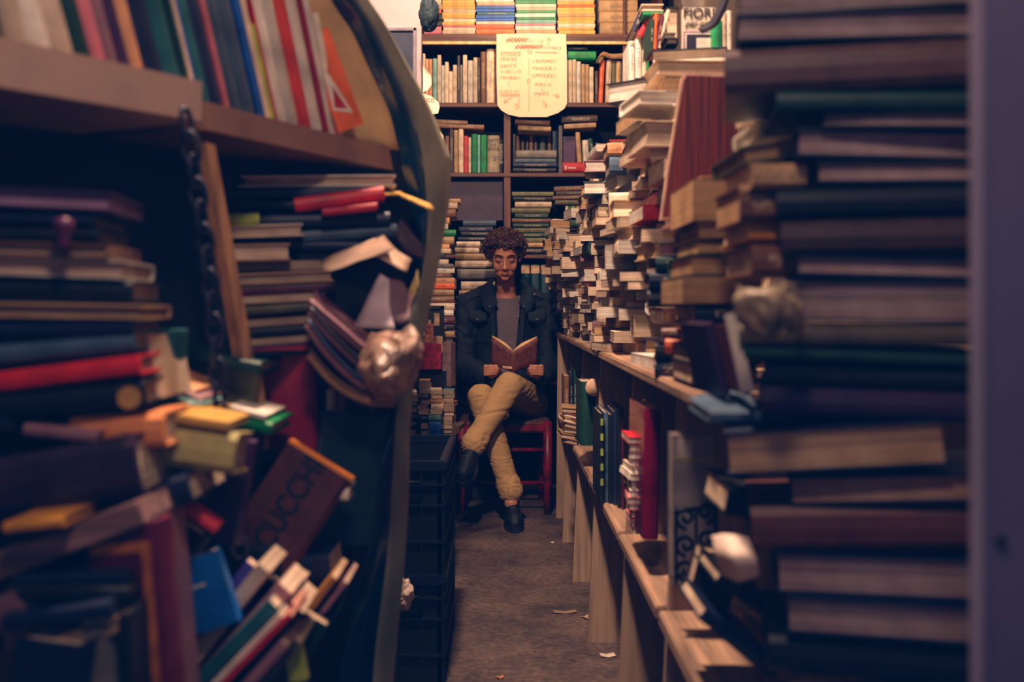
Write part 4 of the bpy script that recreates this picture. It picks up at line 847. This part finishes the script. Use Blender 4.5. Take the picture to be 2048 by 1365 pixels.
# burgundy book with a gold frame
o = face(255,1250,1.04,150,400,.05,(96,10,50),'burgundy tall book with a gold frame line standing in the lower corner','cover',yaw=-8,roll=-5,marks=False)
gm = plain('gold_line',(196,120,50),.5,.3,40)
onc(o, [(.085,.034),(.085,-.022),(.074,-.022),(.074,.034)], gm, 'gold_frame'); onc(o, [(.085,-.022),(.085,-.032),(-.1,-.032),(-.1,-.022)], gm, 'gold_frame')
face(320,1240,1.07,14,420,.1,'mauve','mauve slim book pressed against the burgundy one','stand',roll=-5,marks=False)
for i,(px,py,w,h,c,r,Y,md) in enumerate(((130,1190,250,26,'black',0,1.0,'spine'),(140,1160,230,20,'navy',-2,1.02,'spine'),(110,1235,220,30,'navy',-8,.98,'spine'),(150,1280,190,30,'tan',-20,.99,'fore'),(30,1240,70,110,'mauve',-18,1.0,'cover'),(200,1310,60,160,'grey',-4,.99,'cover'),(100,1330,150,90,'navy',8,.97,'cover'),(30,1340,110,80,'darkbrown',-10,.98,'cover'),(250,1330,20,200,'black',-3,.98,'stand'))):
    face(px,py,Y,w,h,.06 if md == 'cover' else .12,c,'%s item, %s in the dark jumble before the burgundy book'%(c,ordn(i)),md,roll=r,marks=False)
# fan of booklets at the bottom
fan = [(385,1195,1.2,150,150,(30,120,215),-18,'bright blue booklet cover with a white line in the lower heap','cover'),(435,1255,1.22,30,300,'cream',38,'long cream booklet slanting beside the bright blue cover','stand'),(500,1210,1.3,120,130,'violet',38,'violet cover in the slanting heap','cover'),
       (470,1290,1.2,36,300,'mauve',42,'brown-mauve booklet slanting beside the long cream one','stand'),(460,1300,1.17,26,250,'teal',44,'teal book with white edge slanting in the lower heap','stand'),(478,1318,1.16,12,240,'white',44,'white page edge strip of the slanting heap','stand'),
       (490,1325,1.155,10,260,'red',44,'thin red book slanting under the white strip','stand'),(525,1290,1.2,40,200,'black',42,'black glossy book slanting in the lower heap','stand'),(545,1225,1.3,90,110,'aqua',30,'pale blue folded brochure in the lower heap','cover'),(560,1235,1.25,12,110,'white',24,'white narrow strip standing over the brochure','stand'),
       (600,1290,1.3,60,120,'darkgreen',30,'dark green booklet at the lower heap end','cover'),(622,1215,1.32,14,150,'gold',38,'golden slim book slanting toward the dark boat side','stand'),(645,1225,1.33,10,150,'mauve',38,'lilac slim book slanting toward the dark boat side','stand'),(590,1330,1.22,36,70,'lime',-10,'yellow rounded booklet at the bottom edge','cover'),(545,1340,1.2,24,150,'grey',40,'grey booklet slanting at the bottom edge','stand'),(500,1365,1.15,20,200,'mauve',42,'dull mauve booklet slanting at the bottom edge','stand'),(480,1120,1.4,170,60,'black',4,'black shelf-like album under the leaning title book','spine'),(600,1140,1.42,120,50,'navy',-4,'navy small album under the leaning title book','spine')]
for px,py,Y,w,h,c,r,l,md in fan:
    o = face(px,py,Y,w,h,.02 if md == 'cover' else .1,c,l,md,roll=r,marks=False,hard=False)
    if py == 1195: onc(o, [(.012,.03),(.012,-.02),(.009,-.02),(.009,.03)], plain('white_print',(236,228,216),.5), 'white_line')
# supports inside the boat
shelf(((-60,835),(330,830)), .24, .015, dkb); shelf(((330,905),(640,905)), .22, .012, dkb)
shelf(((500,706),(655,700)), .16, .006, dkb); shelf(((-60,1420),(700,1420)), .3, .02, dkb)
# grey framed screen on a dark cabinet behind the boat
cab = empty('dark_cabinet', (-.46,3.1,0), 'dark tall cabinet hidden behind the upright boat', 'cabinet')
child('cabinet_body', MB().box((-.97,3.0,0),(-.57,3.4,1.62), ch=.005).me(), plain('dark_box',(40,34,40),.7), cab)
scn = empty('framed_board', P(790,100,3.0), 'large pale grey framed board with a dark panel, half hidden by the boat', 'board')
gf = plain('grey_lilac_frame',(176,160,164),.5,.1,6)
Yk = 3.0
def pb(x0,y0,x1,y1,ya,yb2,m,name): 
    p,q = P(x0,y1,Yk),P(x1,y0,Yk); child(name, MB().box((p[0],ya,p[2]),(q[0],yb2,q[2]), ch=.002).me(), m, scn)
pb(560,-130,842,250,3.012,3.05,gf,'frame'); pb(560,55,833,62,3.0,3.012,plain('grey_shadow_frame',(120,112,124),.5),'inner_frame'); pb(826,55,833,249,3.0,3.012,plain('grey_shadow_frame',(120,112,124),.5),'inner_frame'); pb(560,62,826,249,3.006,3.0115,plain('night_panel',(34,44,66),.4),'dark_panel')
for pts, lab, t in (([(846,132),(850,133),(862,150),(863,170),(856,180),(846,184)],'blank cream paper tag, uppermost of those stuck to the grey framed board',None),
    ([(842,186),(862,192),(878,206),(879,215),(876,227),(862,229),(856,237),(846,226),(842,215)],'cream paper tag with red letters LLICO stuck to the grey framed board','LLICO'),
    ([(868,254),(882,265),(887,272),(886,290),(876,284),(868,272)],'blank cream paper tag, lowest of those by the boat rim',None)):
    vs = [P(x,y,2.99) for x,y in pts]; nn = len(vs)
    o = tag(link('paper_tag', mesh(vs+[v+Vector((0,.002,0)) for v in vs],[tuple(range(nn))[::-1],tuple(range(nn,2*nn))]+[(i,(i+1)%nn,(i+1)%nn+nn,i+nn) for i in range(nn)]), plain('sign_paper',(250,236,204),.85,.05,8)), lab, 'paper tag')
    if t: text('LLICO', .014, ink, o, Matrix.Translation(P(856,199,2.988)) @ UP @ Matrix.Rotation(-.18,4,'Z'), name='handwriting')
st_ = tag(link('tag_string', MB().tube([P(844,120,2.996),P(850,190,2.996),P(872,262,2.996),P(872,300,2.996)],.0012,6).me(), plain('string',(160,130,100),.8)), 'thin string carrying the cream paper tags beside the boat rim', 'string')
crumpled('dark_cloth', P(858,28,2.9), .030,.03,.055, plain('teal_cloth',(30,52,60),.7), 'dark teal bundled cloth hanging high beside the grey framed board', 'cloth', 5, .12)
tag(link('hanging_cord', MB().tube([P(858,10,2.9),P(858,-250,2.9)+Vector((0,0,1.0))],.002,6).me(), plain('string',(160,130,100),.8)), 'cord going up from the dark bundled cloth', 'cord')
# small things at the foot of the boat
crumpled('paper_ball', P(806,1190,2.6), .03,.03,.045, plain('grey_paper',(190,170,160),.8), 'crumpled grey-white paper stuck between boat foot and crate', 'paper', 12, .25)
# ================================================================= the reader
def remesh(parts, voxel, smooth=6, name='b'):
    """parts: ('c', [(p, r or (rx,ry,rz)), ...]) bead chains or ('e', centre, (rx,ry,rz), rot)"""
    bm = bmesh.new()
    ico = bmesh.new(); bmesh.ops.create_icosphere(ico, subdivisions=3, radius=1)
    base = [v.co.copy() for v in ico.verts]; fcs = [[v.index for v in f.verts] for f in ico.faces]; ico.free()
    V_, F_ = [], []
    def add(c, r, rot=None):
        n = len(V_)
        for v in base:
            q = Vector((v[0]*r[0], v[1]*r[1], v[2]*r[2])); V_.append(Vector(c)+(rot @ q if rot else q))
        F_.extend([tuple(i+n for i in f) for f in fcs])
    for p in parts:
        if p[0] == 'e': add(p[1], p[2], p[3] if len(p) > 3 else None)
        else:
            ch_ = [(Vector(a), (r,r,r) if not isinstance(r, tuple) else r) for a, r in p[1]]
            for (a, ra), (b, rb) in zip(ch_, ch_[1:]):
                n = max(2, int((b-a).length/(min(min(ra), min(rb))*.28))+1)
                for k in range(n+1):
                    t = k/n; add(a.lerp(b, t), tuple(x+(y-x)*t for x, y in zip(ra, rb)))
    me = mesh(V_, F_); o = bpy.data.objects.new('tmp', me); col.objects.link(o)
    m = o.modifiers.new('r', 'REMESH'); m.mode = 'VOXEL'; m.voxel_size = voxel; m.use_smooth_shade = True
    s = o.modifiers.new('s', 'SMOOTH'); s.iterations = smooth; s.factor = .5
    dg = bpy.context.evaluated_depsgraph_get(); dg.update()
    r = bpy.data.meshes.new_from_object(o.evaluated_get(dg)); bpy.data.objects.remove(o)
    r.polygons.foreach_set('use_smooth', [True]*len(r.polygons)); return r
def wrinkle(me, amp, sc=(18,18,9), seed=0, amp2=0):
    me.update(); ns = [v.normal.copy() for v in me.vertices]
    for v, n in zip(me.vertices, ns):
        p = Vector((v.co[0]*sc[0], v.co[1]*sc[1], v.co[2]*sc[2]))+Vector((seed,seed,0))
        w = noise.noise(p + noise.noise_vector(p*.6)*1.5)
        v.co += n*(amp*(1-2*abs(w)) + amp2*noise.noise(p*4))
    me.update()
man = empty('person', (.0,5.3,0), 'curly-haired person in navy jacket and khaki trousers sitting cross-legged, reading a book', 'person')
skin = plain('skin', (196,134,104), .5, .12, 40)
HC = P(1010,513,5.27)                       # middle of the head
HR = Matrix.Rotation(rad(20), 3, 'X')       # chin toward the chest
def hp(x, y, z): return HC + HR @ Vector((x, y, z))
E = lambda x,y,z,r: ('e', hp(x,y,z), r, HR)
head = [E(0,.012,.03,(.076,.095,.085)), E(0,-.03,-.015,(.066,.062,.08)), E(0,-.033,-.068,(.054,.05,.044)), E(0,-.072,-.097,(.021,.017,.016)),
  ('c', [(hp(0,-.088,.014),.0075),(hp(0,-.104,-.018),.009),(hp(0,-.110,-.031),.0105)]), E(.011,-.1,-.036,(.0075,.010,.0065)), E(-.011,-.1,-.036,(.0075,.010,.0065)),
  ('c', [(hp(-.05,-.072,.026),.008),(hp(-.028,-.087,.029),.009),(hp(-.008,-.089,.024),.007)]), ('c', [(hp(.05,-.072,.026),.008),(hp(.028,-.087,.029),.009),(hp(.008,-.089,.024),.007)]),
  E(.032,-.073,.004,(.0185,.015,.0135)), E(-.032,-.073,.004,(.0185,.015,.0135)),
  E(.038,-.062,-.034,(.024,.022,.028)), E(-.038,-.062,-.034,(.024,.022,.028)),
  ('c', [(hp(-.02,-.088,-.067),.003),(hp(-.007,-.096,-.064),.0042),(hp(.007,-.096,-.064),.0042),(hp(.02,-.088,-.067),.003)]),
  ('c', [(hp(-.016,-.088,-.072),.003),(hp(0,-.095,-.074),.0052),(hp(.016,-.088,-.072),.003)]),
  E(.079,.008,-.008,(.009,.02,.03)), E(-.079,.008,-.008,(.009,.02,.03)), E(0,-.088,-.052,(.016,.01,.012)),
  ('c', [(hp(0,.02,-.05),.050),(P(1012,585,5.40),.050),(P(1012,612,5.42),.07)])]
# arms: shoulder, elbow, wrist
SL, EL, WL = P(936,614,5.42), P(922,735,5.30), P(972,752,5.06)
SR, ER, WR = P(1090,614,5.42), P(1102,735,5.30), P(1086,752,5.06)
HIPR, KR, AR = P(972,815,5.38), P(962,795,4.96), P(1022,985,4.87)     # leg on the floor
HIPL, KL, AL = P(1062,808,5.38), P(1018,772,4.90), P(948,888,4.76)     # crossed leg
body = head + [('c', [(P(1012,612,5.42),(.12,.07,.06)),(P(1012,660,5.42),(.15,.09,.09)),(P(1012,740,5.42),(.13,.09,.09)),(P(1014,812,5.42),(.15,.11,.08))]),
  ('c', [(SL,.045),(EL,.036),(WL,.025)]), ('c', [(SR,.045),(ER,.036),(WR,.025)]), ('c', [(P(1012,612,5.42),.05),(SL,.045)]), ('c', [(P(1012,612,5.42),.05),(SR,.045)]),
  ('c', [(HIPR,.06),(KR,.045),(AR,.033),(AR+Vector((0,-.02,-.05)),.033)]), ('c', [(HIPL,.06),(KL,.045),(AL,.034),(AL+Vector((-.012,-.03,-.04)),.032)])]
# hands closed round the lower corners of the book
def hand_parts(W, side):
    # side -1: the hand at the viewer's left; palm beyond the book, fingers wrap under and in front
    px = 986 if side < 0 else 1068
    palm = P(px, 742, 5.035); out = [('c', [(W,.026),(palm,(.030,.02,.036))]), ('e', palm+Vector((-side*.004,0,.004)), (.034,.018,.034))]
    for k in range(4):
        z0 = 748-k*5.2; ln = (.058,.066,.07,.062)[k]; r = (.0075,.0085,.0088,.0085)[k]
        a = P(px-side*-6, z0, 5.02)+Vector((side*.02,0,0)); b = a+Vector((side*.004,-.034,-.002)); c = b+Vector((-side*ln*.5,-.012,.003)); d = c+Vector((-side*ln*.42,.008,.001))
        out.append(('c', [(a,r*1.15),(b,r*1.08),(c,r),(d,r*.88)]))
    t0 = P(px, 730, 5.05); out.append(('c', [(t0,.013),(t0+Vector((-side*.022,-.004,.022)),.0105),(t0+Vector((-side*.04,-.004,.04)),.009)]))
    return out
body += hand_parts(WL, -1) + hand_parts(WR, 1)
bmh = remesh(body, .0034, 3)
bmh.materials.clear(); bmh.materials.append(skin); bmh.materials.append(plain('lips',(176,106,88),.45,.1)); bmh.materials.append(plain('eyelid_shade',(164,108,86),.5,.1))
HI = HR.inverted()
for f in bmh.polygons:
    q = HI @ (Vector(f.center)-HC)
    if q[1] < -.0875 and -.082 < q[2] < -.058 and abs(q[0]) < .024-abs(q[2]+.07)*.5: f.material_index = 1
    elif q[1] < -.06 and ((abs(q[0])-.032)/.02)**2+((q[2]-.004)/.011)**2 < 1: f.material_index = 2
child('body', bmh, None, man)
hairm = plain('curly_hair', (74,42,36), .5, .35, 60)
dk = plain('brow_hair', (52,30,26), .7, .2)
for s in (-1,1):
    child('eyebrow', MB().tube(cat_rom([hp(s*.052,-.08,.03),hp(s*.034,-.1,.037),hp(s*.012,-.1,.031)],5), .0026, 6).me(), dk, man, True)
    child('eyelash', MB().tube(cat_rom([hp(s*.048,-.078,-.002),hp(s*.033,-.0905,-.006),hp(s*.018,-.085,-.003)],5), .0016, 6).me(), dk, man, True)
# hair: a cap and several hundred curls
rn = random.Random(5); mb = MB()
hc = Vector((0,.018,.045))
cnt = 0
while cnt < 900:
    d = Vector((rn.gauss(0,1),rn.gauss(0,1),rn.gauss(0,1))).normalized()
    if d[2] < -.55: continue
    if d[1] < -.1 and d[2] < .30 and abs(d[0]) < .80: continue          # face stays free
    if d[1] < -.45 and d[2] < .3: continue
    R_ = rn.uniform(.78,1.0); c = hc + Vector((d[0]*.112,d[1]*.112,d[2]*.098))*R_
    ax = (d+Vector((rn.gauss(0,.5),rn.gauss(0,.5),rn.gauss(0,.5)))).normalized(); u = ax.orthogonal().normalized(); w = ax.cross(u); rr_ = rn.uniform(.006,.012); tn = rn.uniform(1.0,1.8); ph = rn.uniform(0,6)
    pts = [hp(*(c+u*math.cos(ph+tn*6.283*k/13)*rr_+w*math.sin(ph+tn*6.283*k/13)*rr_+ax*(k/13-.5)*.024)) for k in range(14)]
    mb.tube(pts, [.0018+.0016*math.sin(math.pi*k/13) for k in range(14)], 5); cnt += 1
curl = mb.me()
cap = remesh([E(0,.024,.045,(.098,.096,.085)), E(0,.05,.0,(.09,.06,.075)), E(.078,.02,.02,(.026,.042,.048)), E(-.078,.02,.02,(.026,.042,.048)), E(0,-.045,.085,(.05,.03,.022))], .006, 2)
hair = child('hair', cap, hairm, man, True)
hair.data.materials.clear(); hair.data.materials.append(hairm)
q = childl2 = bpy.data.objects.new('curls', curl); col.objects.link(q); curl.materials.append(hairm); q.parent = hair; q.matrix_parent_inverse = Matrix.Identity(4)
curl.polygons.foreach_set('use_smooth', [True]*len(curl.polygons))
# grey shirt
sh = remesh([('c', [(P(1012,604,5.415),(.085,.075,.03)),(P(1012,640,5.40),(.15,.105,.08)),(P(1012,740,5.40),(.145,.115,.08)),(P(1012,800,5.41),(.16,.12,.05))]), ('c', [(P(960,612,5.42),.055),(P(1064,612,5.42),.055)])], .006, 6)
wrinkle(sh, .003, (10,10,26), 3)
sh.materials.clear(); child('shirt', sh, plain('grey_knit',(112,100,108),.9,.15,200,.2), man)
# jacket, opened down the front
jk = [('c', [(P(1012,606,5.42),(.12,.095,.035)),(P(1012,640,5.415),(.185,.128,.07)),(P(1012,700,5.41),(.178,.13,.08)),(P(1012,770,5.40),(.185,.14,.08)),(P(1012,822,5.41),(.2,.155,.05))]),
      ('c', [(P(975,592,5.42),.062),(SL+Vector((.01,0,.0)),.072)]), ('c', [(P(1048,592,5.42),.062),(SR+Vector((-.01,0,0)),.072)]),
      ('c', [(SL,.076),(SL.lerp(EL,.6),.07),(EL,.066),(EL.lerp(WL,.5),.058),(WL+Vector((-.008,.01,0)),.044)]), ('c', [(SR,.076),(SR.lerp(ER,.6),.07),(ER,.066),(ER.lerp(WR,.5),.058),(WR+Vector((.008,.01,0)),.044)])]
jm = remesh(jk, .0055, 8); wrinkle(jm, .0075, (13,13,17), 1, .002)
bm = bmesh.new(); bm.from_mesh(jm)
xa0, xa1, xb0, xb1 = P(990,0,5.27)[0], P(997,0,5.27)[0], P(1045,0,5.27)[0], P(1032,0,5.27)[0]
zt0, zt1 = P(0,560,5.3)[2], P(0,700,5.3)[2]
def side_plane(xt, xbm):   # vertical-ish plane through (xt, top) and (xbm, low)
    d = Vector((xbm-xt, 0, zt1-zt0)).normalized(); return Vector((xt,0,zt0)), Vector((d[2],0,-d[0]))
for xt, xl in ((xa0,xa1),(xb0,xb1)):
    co, no = side_plane(xt, xl); bmesh.ops.bisect_plane(bm, geom=bm.verts[:]+bm.edges[:]+bm.faces[:], plane_co=co, plane_no=no)
kill = []
for f in bm.faces:
    c = f.calc_center_median(); t = (c[2]-zt0)/(zt1-zt0)
    if c[1] < 5.40 and xa0+(xa1-xa0)*t < c[0] < xb0+(xb1-xb0)*t: kill.append(f)
    elif c[2] > P(0,600,5.42)[2] and ((c[0]-P(1014,0,5.42)[0])/.066)**2+((c[1]-5.41)/.07)**2 < 1: kill.append(f)
bmesh.ops.delete(bm, geom=kill, context='FACES'); bm.to_mesh(jm); bm.free(); jm.update()
navy = plain('navy_jacket_cloth', (15,22,36), .85, .25, 160, .25)
jm.materials.clear(); jacket = child('jacket', jm, navy, man)
jacket.modifiers.new('s','SOLIDIFY').thickness = .004
navy2 = plain('navy_jacket_trim', (20,29,44), .8, .2, 160, .25)
def jpart(name, pts_rows, m=navy2, th=.005): return child(name, loft(pts_rows, th, 5, 4), m, man, True)
F = lambda x,y,Y: P(x,y,Y)
jpart('collar', [[F(990,560,5.40),F(984,572,5.34),F(990,590,5.285),F(996,606,5.262)],[F(978,562,5.42),F(968,578,5.34),F(972,600,5.28),F(984,622,5.262)],[F(974,572,5.43),F(962,588,5.35),F(964,610,5.285),F(980,630,5.265)]])
jpart('collar', [[F(1040,560,5.40),F(1046,572,5.34),F(1042,590,5.285),F(1038,606,5.262)],[F(1052,562,5.42),F(1062,578,5.34),F(1060,600,5.28),F(1050,622,5.262)],[F(1056,572,5.43),F(1068,588,5.35),F(1068,610,5.285),F(1054,630,5.265)]])
jpart('placket', [[F(989,608,5.272),F(991,660,5.268),F(994,710,5.262)],[F(978,610,5.276),F(981,660,5.27),F(985,710,5.264)]]); jpart('placket', [[F(1044,608,5.272),F(1038,660,5.268),F(1033,710,5.262)],[F(1054,610,5.276),F(1049,660,5.27),F(1044,710,5.264)]])
jpart('pocket_flap', [[F(936,620,5.30),F(955,622,5.285),F(974,626,5.275)],[F(936,638,5.29),F(955,646,5.272),F(974,642,5.268)]]); jpart('pocket_flap', [[F(1056,626,5.275),F(1074,622,5.285),F(1092,620,5.30)],[F(1056,642,5.268),F(1074,646,5.272),F(1092,638,5.29)]])
jpart('epaulet', [[F(968,583,5.40),F(940,592,5.40),F(922,600,5.41)],[F(968,588,5.35),F(940,597,5.35),F(922,605,5.37)]]); jpart('epaulet', [[F(1056,583,5.40),F(1084,592,5.40),F(1104,600,5.41)],[F(1056,588,5.35),F(1084,597,5.35),F(1104,605,5.37)]])
snap = plain('snap_metal', (150,130,120), .35, .2, 30, 0, .8)
for x,y,Yv in ((1069,589.5,5.335),(979,614,5.262),(1037,634,5.262),(955,640,5.264),(1074,640,5.264),(1048,614,5.258)):
    child('snap_button', MB().tube([F(x,y,Yv),F(x,y,Yv-.006)],.006 if y < 600 else .0048,14).me(), snap, man, True)
# trousers
tk = [('c', [(P(1012,812,5.42),(.15,.12,.08)),(P(1012,835,5.42),(.165,.13,.06))]),
      ('c', [(HIPR,.092),(HIPR.lerp(KR,.5),.084),(KR,.066),(KR.lerp(AR,.35),.060),(KR.lerp(AR,.9),.050)]),
      ('c', [(HIPL,.092),(HIPL.lerp(KL,.5),.084),(KL,.066),(KL.lerp(AL,.35),.062),(KL.lerp(AL,.95),.050)])]
tm = remesh(tk, .005, 6); wrinkle(tm, .0038, (9,9,24), 7, .0006)
tm.materials.clear(); khaki = plain('khaki_cloth', (186,150,100), .85, .07, 120, .2); child('trousers', tm, khaki, man)
for K_, A_ in ((KR,AR),(KL,AL)):
    d = (A_-K_).normalized(); c = K_.lerp(A_,.93)
    cu = remesh([('c', [(c-d*.012,.058),(c+d*.024,.06)])], .004, 2); wrinkle(cu, .004, (30,30,40), 2); cu.materials.clear(); child('trouser_cuff', cu, khaki, man)
# shoes
shm = plain('black_sneaker', (15,17,26), .6, .4, 70, .4); solm = plain('sneaker_sole', (40,42,54), .5, .2, 40)
def shoe(A_, heel, toe, upv):
    dr = (toe-heel).normalized()
    m_ = remesh([('c', [(A_+(heel-A_)*.15,(.042,.042,.042)),(heel+upv*.035,(.036,.04,.036))]), ('c', [(heel+upv*.028,.034),(heel.lerp(toe,.45)+upv*.034,.045),(heel.lerp(toe,.78)+upv*.026,.046),(toe+upv*.020-dr*.03,.036)]), ('c', [(A_+(heel-A_)*.3,.04),(heel.lerp(toe,.55)+upv*.045,.032)])], .004, 3)
    m_.materials.clear(); s_ = child('shoe', m_, shm, man)
    side = dr.cross(upv).normalized(); L_ = (toe-heel).length; vs = []; n = 20; out_ = []
    for k in range(n):
        a = 2*math.pi*k/n; x = math.cos(a); y = math.sin(a); w = .048*(1+.12*x)
        out_.append(heel.lerp(toe,.5)+dr*(x*(L_/2+.018))+side*(y*w)*(1 if abs(x) < .6 else .96))
    vs = [p-upv*.012 for p in out_]+[p+upv*.014 for p in out_]
    me = mesh(vs,[tuple(range(n)),tuple(range(n,2*n))[::-1]]+[(i,i+n,(i+1)%n+n,(i+1)%n) for i in range(n)]); me.materials.append(solm)
    so = bpy.data.objects.new('sole', me); col.objects.link(so); so.parent = s_; so.matrix_parent_inverse = Matrix.Identity(4)
    lace = MB()
    for k in range(5):
        c = heel.lerp(toe,.42+.075*k)+upv*(.078-.006*k); lace.tube([c-side*.02,c+upv*.003,c+side*.02+dr*.008],.0028,6)
    lm = lace.me(); lm.materials.append(plain('lace',(60,62,80),.7)); lo = bpy.data.objects.new('laces', lm); col.objects.link(lo); lo.parent = s_; lo.matrix_parent_inverse = Matrix.Identity(4)
shoe(AR+Vector((0,0,-.02)), Vector((AR[0]+.005, 4.93, .014)), Vector((AR[0]+.02, 4.70, .014)), Vector((0,0,1)))
hl = AL+Vector((-.008,.02,-.085)); dr = Vector((-.05,-.21,-.09)).normalized()
shoe(AL, hl, hl+dr*.2, (Vector((0,0,1))-dr*dr[2]).normalized())
# the book he reads
rb = empty('open_book', P(1028,710,4.98), 'open brown hardback held in both hands by the seated man, covers outward', 'book')
ST, SB = P(1026,703,4.93), P(1027,745,4.945)
LT, LB = P(983,673,5.01), P(982,730,5.01); RT, RB = P(1075,675,5.01), P(1074,728,5.01)
cvm = plain('brown_cover', (112,64,52), .6, .25, 50)
for nm, T_, B_ in (('cover',LT,LB),('cover',RT,RB)):
    mT, mB_ = ST.lerp(T_,.5)+Vector((0,-.006,0)), SB.lerp(B_,.5)+Vector((0,-.006,0))
    child(nm, loft([[ST,mT,T_],[SB,mB_,B_]], .003), cvm, rb, True)
    q = Vector((0,.020,.0))
    sgn = 1 if T_ is RT else -1
    a = [[ST+Vector((0,.003,.0)), ST.lerp(T_,.35)+Vector((0,.004,0)), ST.lerp(T_,.7)+Vector((0,.004,0)), T_+Vector((-sgn*.004,.003,0))],[SB+Vector((0,.003,.006)),SB.lerp(B_,.35)+Vector((0,.004,.006)),SB.lerp(B_,.7)+Vector((0,.004,.006)),B_+Vector((-sgn*.004,.003,.006))]]
    b_ = [[p+Vector((0,.004+o_,.002+z_)) for p, o_, z_ in zip(r, (.002,.022,.018,.010), (0,.012,.008,.001))] for r in a]
    n4 = []; 
    A1, A2 = cat_rom(a[0],4), cat_rom(a[1],4); C1, C2 = cat_rom(b_[0],4), cat_rom(b_[1],4); nn = len(A1)
    vs = A1+A2+C1+C2; fs = []
    for i in range(nn-1): fs += [(i,i+1,nn+i+1,nn+i),(2*nn+i,3*nn+i,3*nn+i+1,2*nn+i+1),(i,2*nn+i,2*nn+i+1,i+1),(nn+i,nn+i+1,3*nn+i+1,3*nn+i)]
    fs += [(0,nn,3*nn,2*nn),(nn-1,3*nn-1,4*nn-1,2*nn-1)]
    child('page_block', mesh(vs, fs), plain('warm_pages',(226,182,130),.85,.12,60), rb)
child('bookmark', loft([[P(1005,732,4.93),P(1024,734,4.93)],[P(1006,737,4.93),P(1024,738,4.93)]], .001), plain('pale_print2',(214,180,150),.6), rb)
# ================================================================= light, camera, film
def lamp(kind, loc, e, c, size=.3, rot=None, name='light', **kw):
    l = bpy.data.lights.new(name, kind); l.energy = e; l.color = c
    if kind == 'AREA': l.size = size; l.shape = 'DISK'
    if kind in ('POINT','SPOT'): l.shadow_soft_size = size
    for k, v in kw.items(): setattr(l, k, v)
    o = bpy.data.objects.new(name, l); col.objects.link(o); o.location = loc
    if rot is not None:
        o.rotation_euler = (Vector(rot)-Vector(loc)).to_track_quat('-Z','Y').to_euler()
    return o
WARM = (1.0,.72,.42)
lamp('AREA', (.12,4.75,3.22), 25, (1.0,.79,.62), .25, (.15,5.6,2.2), 'ceiling_lamp_far')
lamp('AREA', (-.22,1.75,3.05), 115, (1.0,.78,.69), .18, (.2,2.9,0.7), 'ceiling_lamp_mid')
lamp('AREA', (.0,.35,2.1), 8.5, (1.0,.78,.72), .2, (-.25,1.5,.9), 'near_front_fill')  # front fill added low, well under the ceiling, to brighten the foreground
lamp('AREA', (0,-.6,1.6), 3, (.55,.55,1.0), 1.2, (0,2,.9), 'blue_fill')  # added blue fill from behind the camera, not an actual doorway
w = bpy.data.worlds.new('world'); w.use_nodes = True; bpy.context.scene.world = w
w.node_tree.nodes['Background'].inputs[0].default_value = (.05,.06,.12,1); w.node_tree.nodes['Background'].inputs[1].default_value = .3
cam = bpy.data.cameras.new('camera'); co = bpy.data.objects.new('camera', cam); col.objects.link(co)
co.location = (0,0,CH); co.rotation_euler = (math.pi/2,0,0); cam.sensor_width = 36; cam.lens = 36*2000/2048
cam.shift_x = 18/2048; cam.shift_y = -63.5/2048; cam.clip_start = .05
cam.dof.use_dof = True; cam.dof.focus_distance = 3.7; cam.dof.aperture_fstop = 2.8
sc_ = bpy.context.scene; sc_.camera = co
sc_.view_settings.view_transform = 'Standard'; sc_.view_settings.exposure = 0
sc_.cycles.use_denoising = True
vs_ = sc_.view_settings; vs_.use_curve_mapping = True
cm = vs_.curve_mapping; cm.initialize()
for ci, pts_ in enumerate((((0,.0004),(.012,.006),(.06,.05),(1,1.0)), ((0,.0050),(.012,.0125),(.06,.052),(1,.82)), ((0,.019),(.012,.0265),(.06,.058),(1,.66)))):
    cu = cm.curves[ci]; cu.points[0].location = pts_[0]; cu.points[1].location = pts_[-1]
    for p_ in pts_[1:-1]: cu.points.new(*p_)
cm.update()
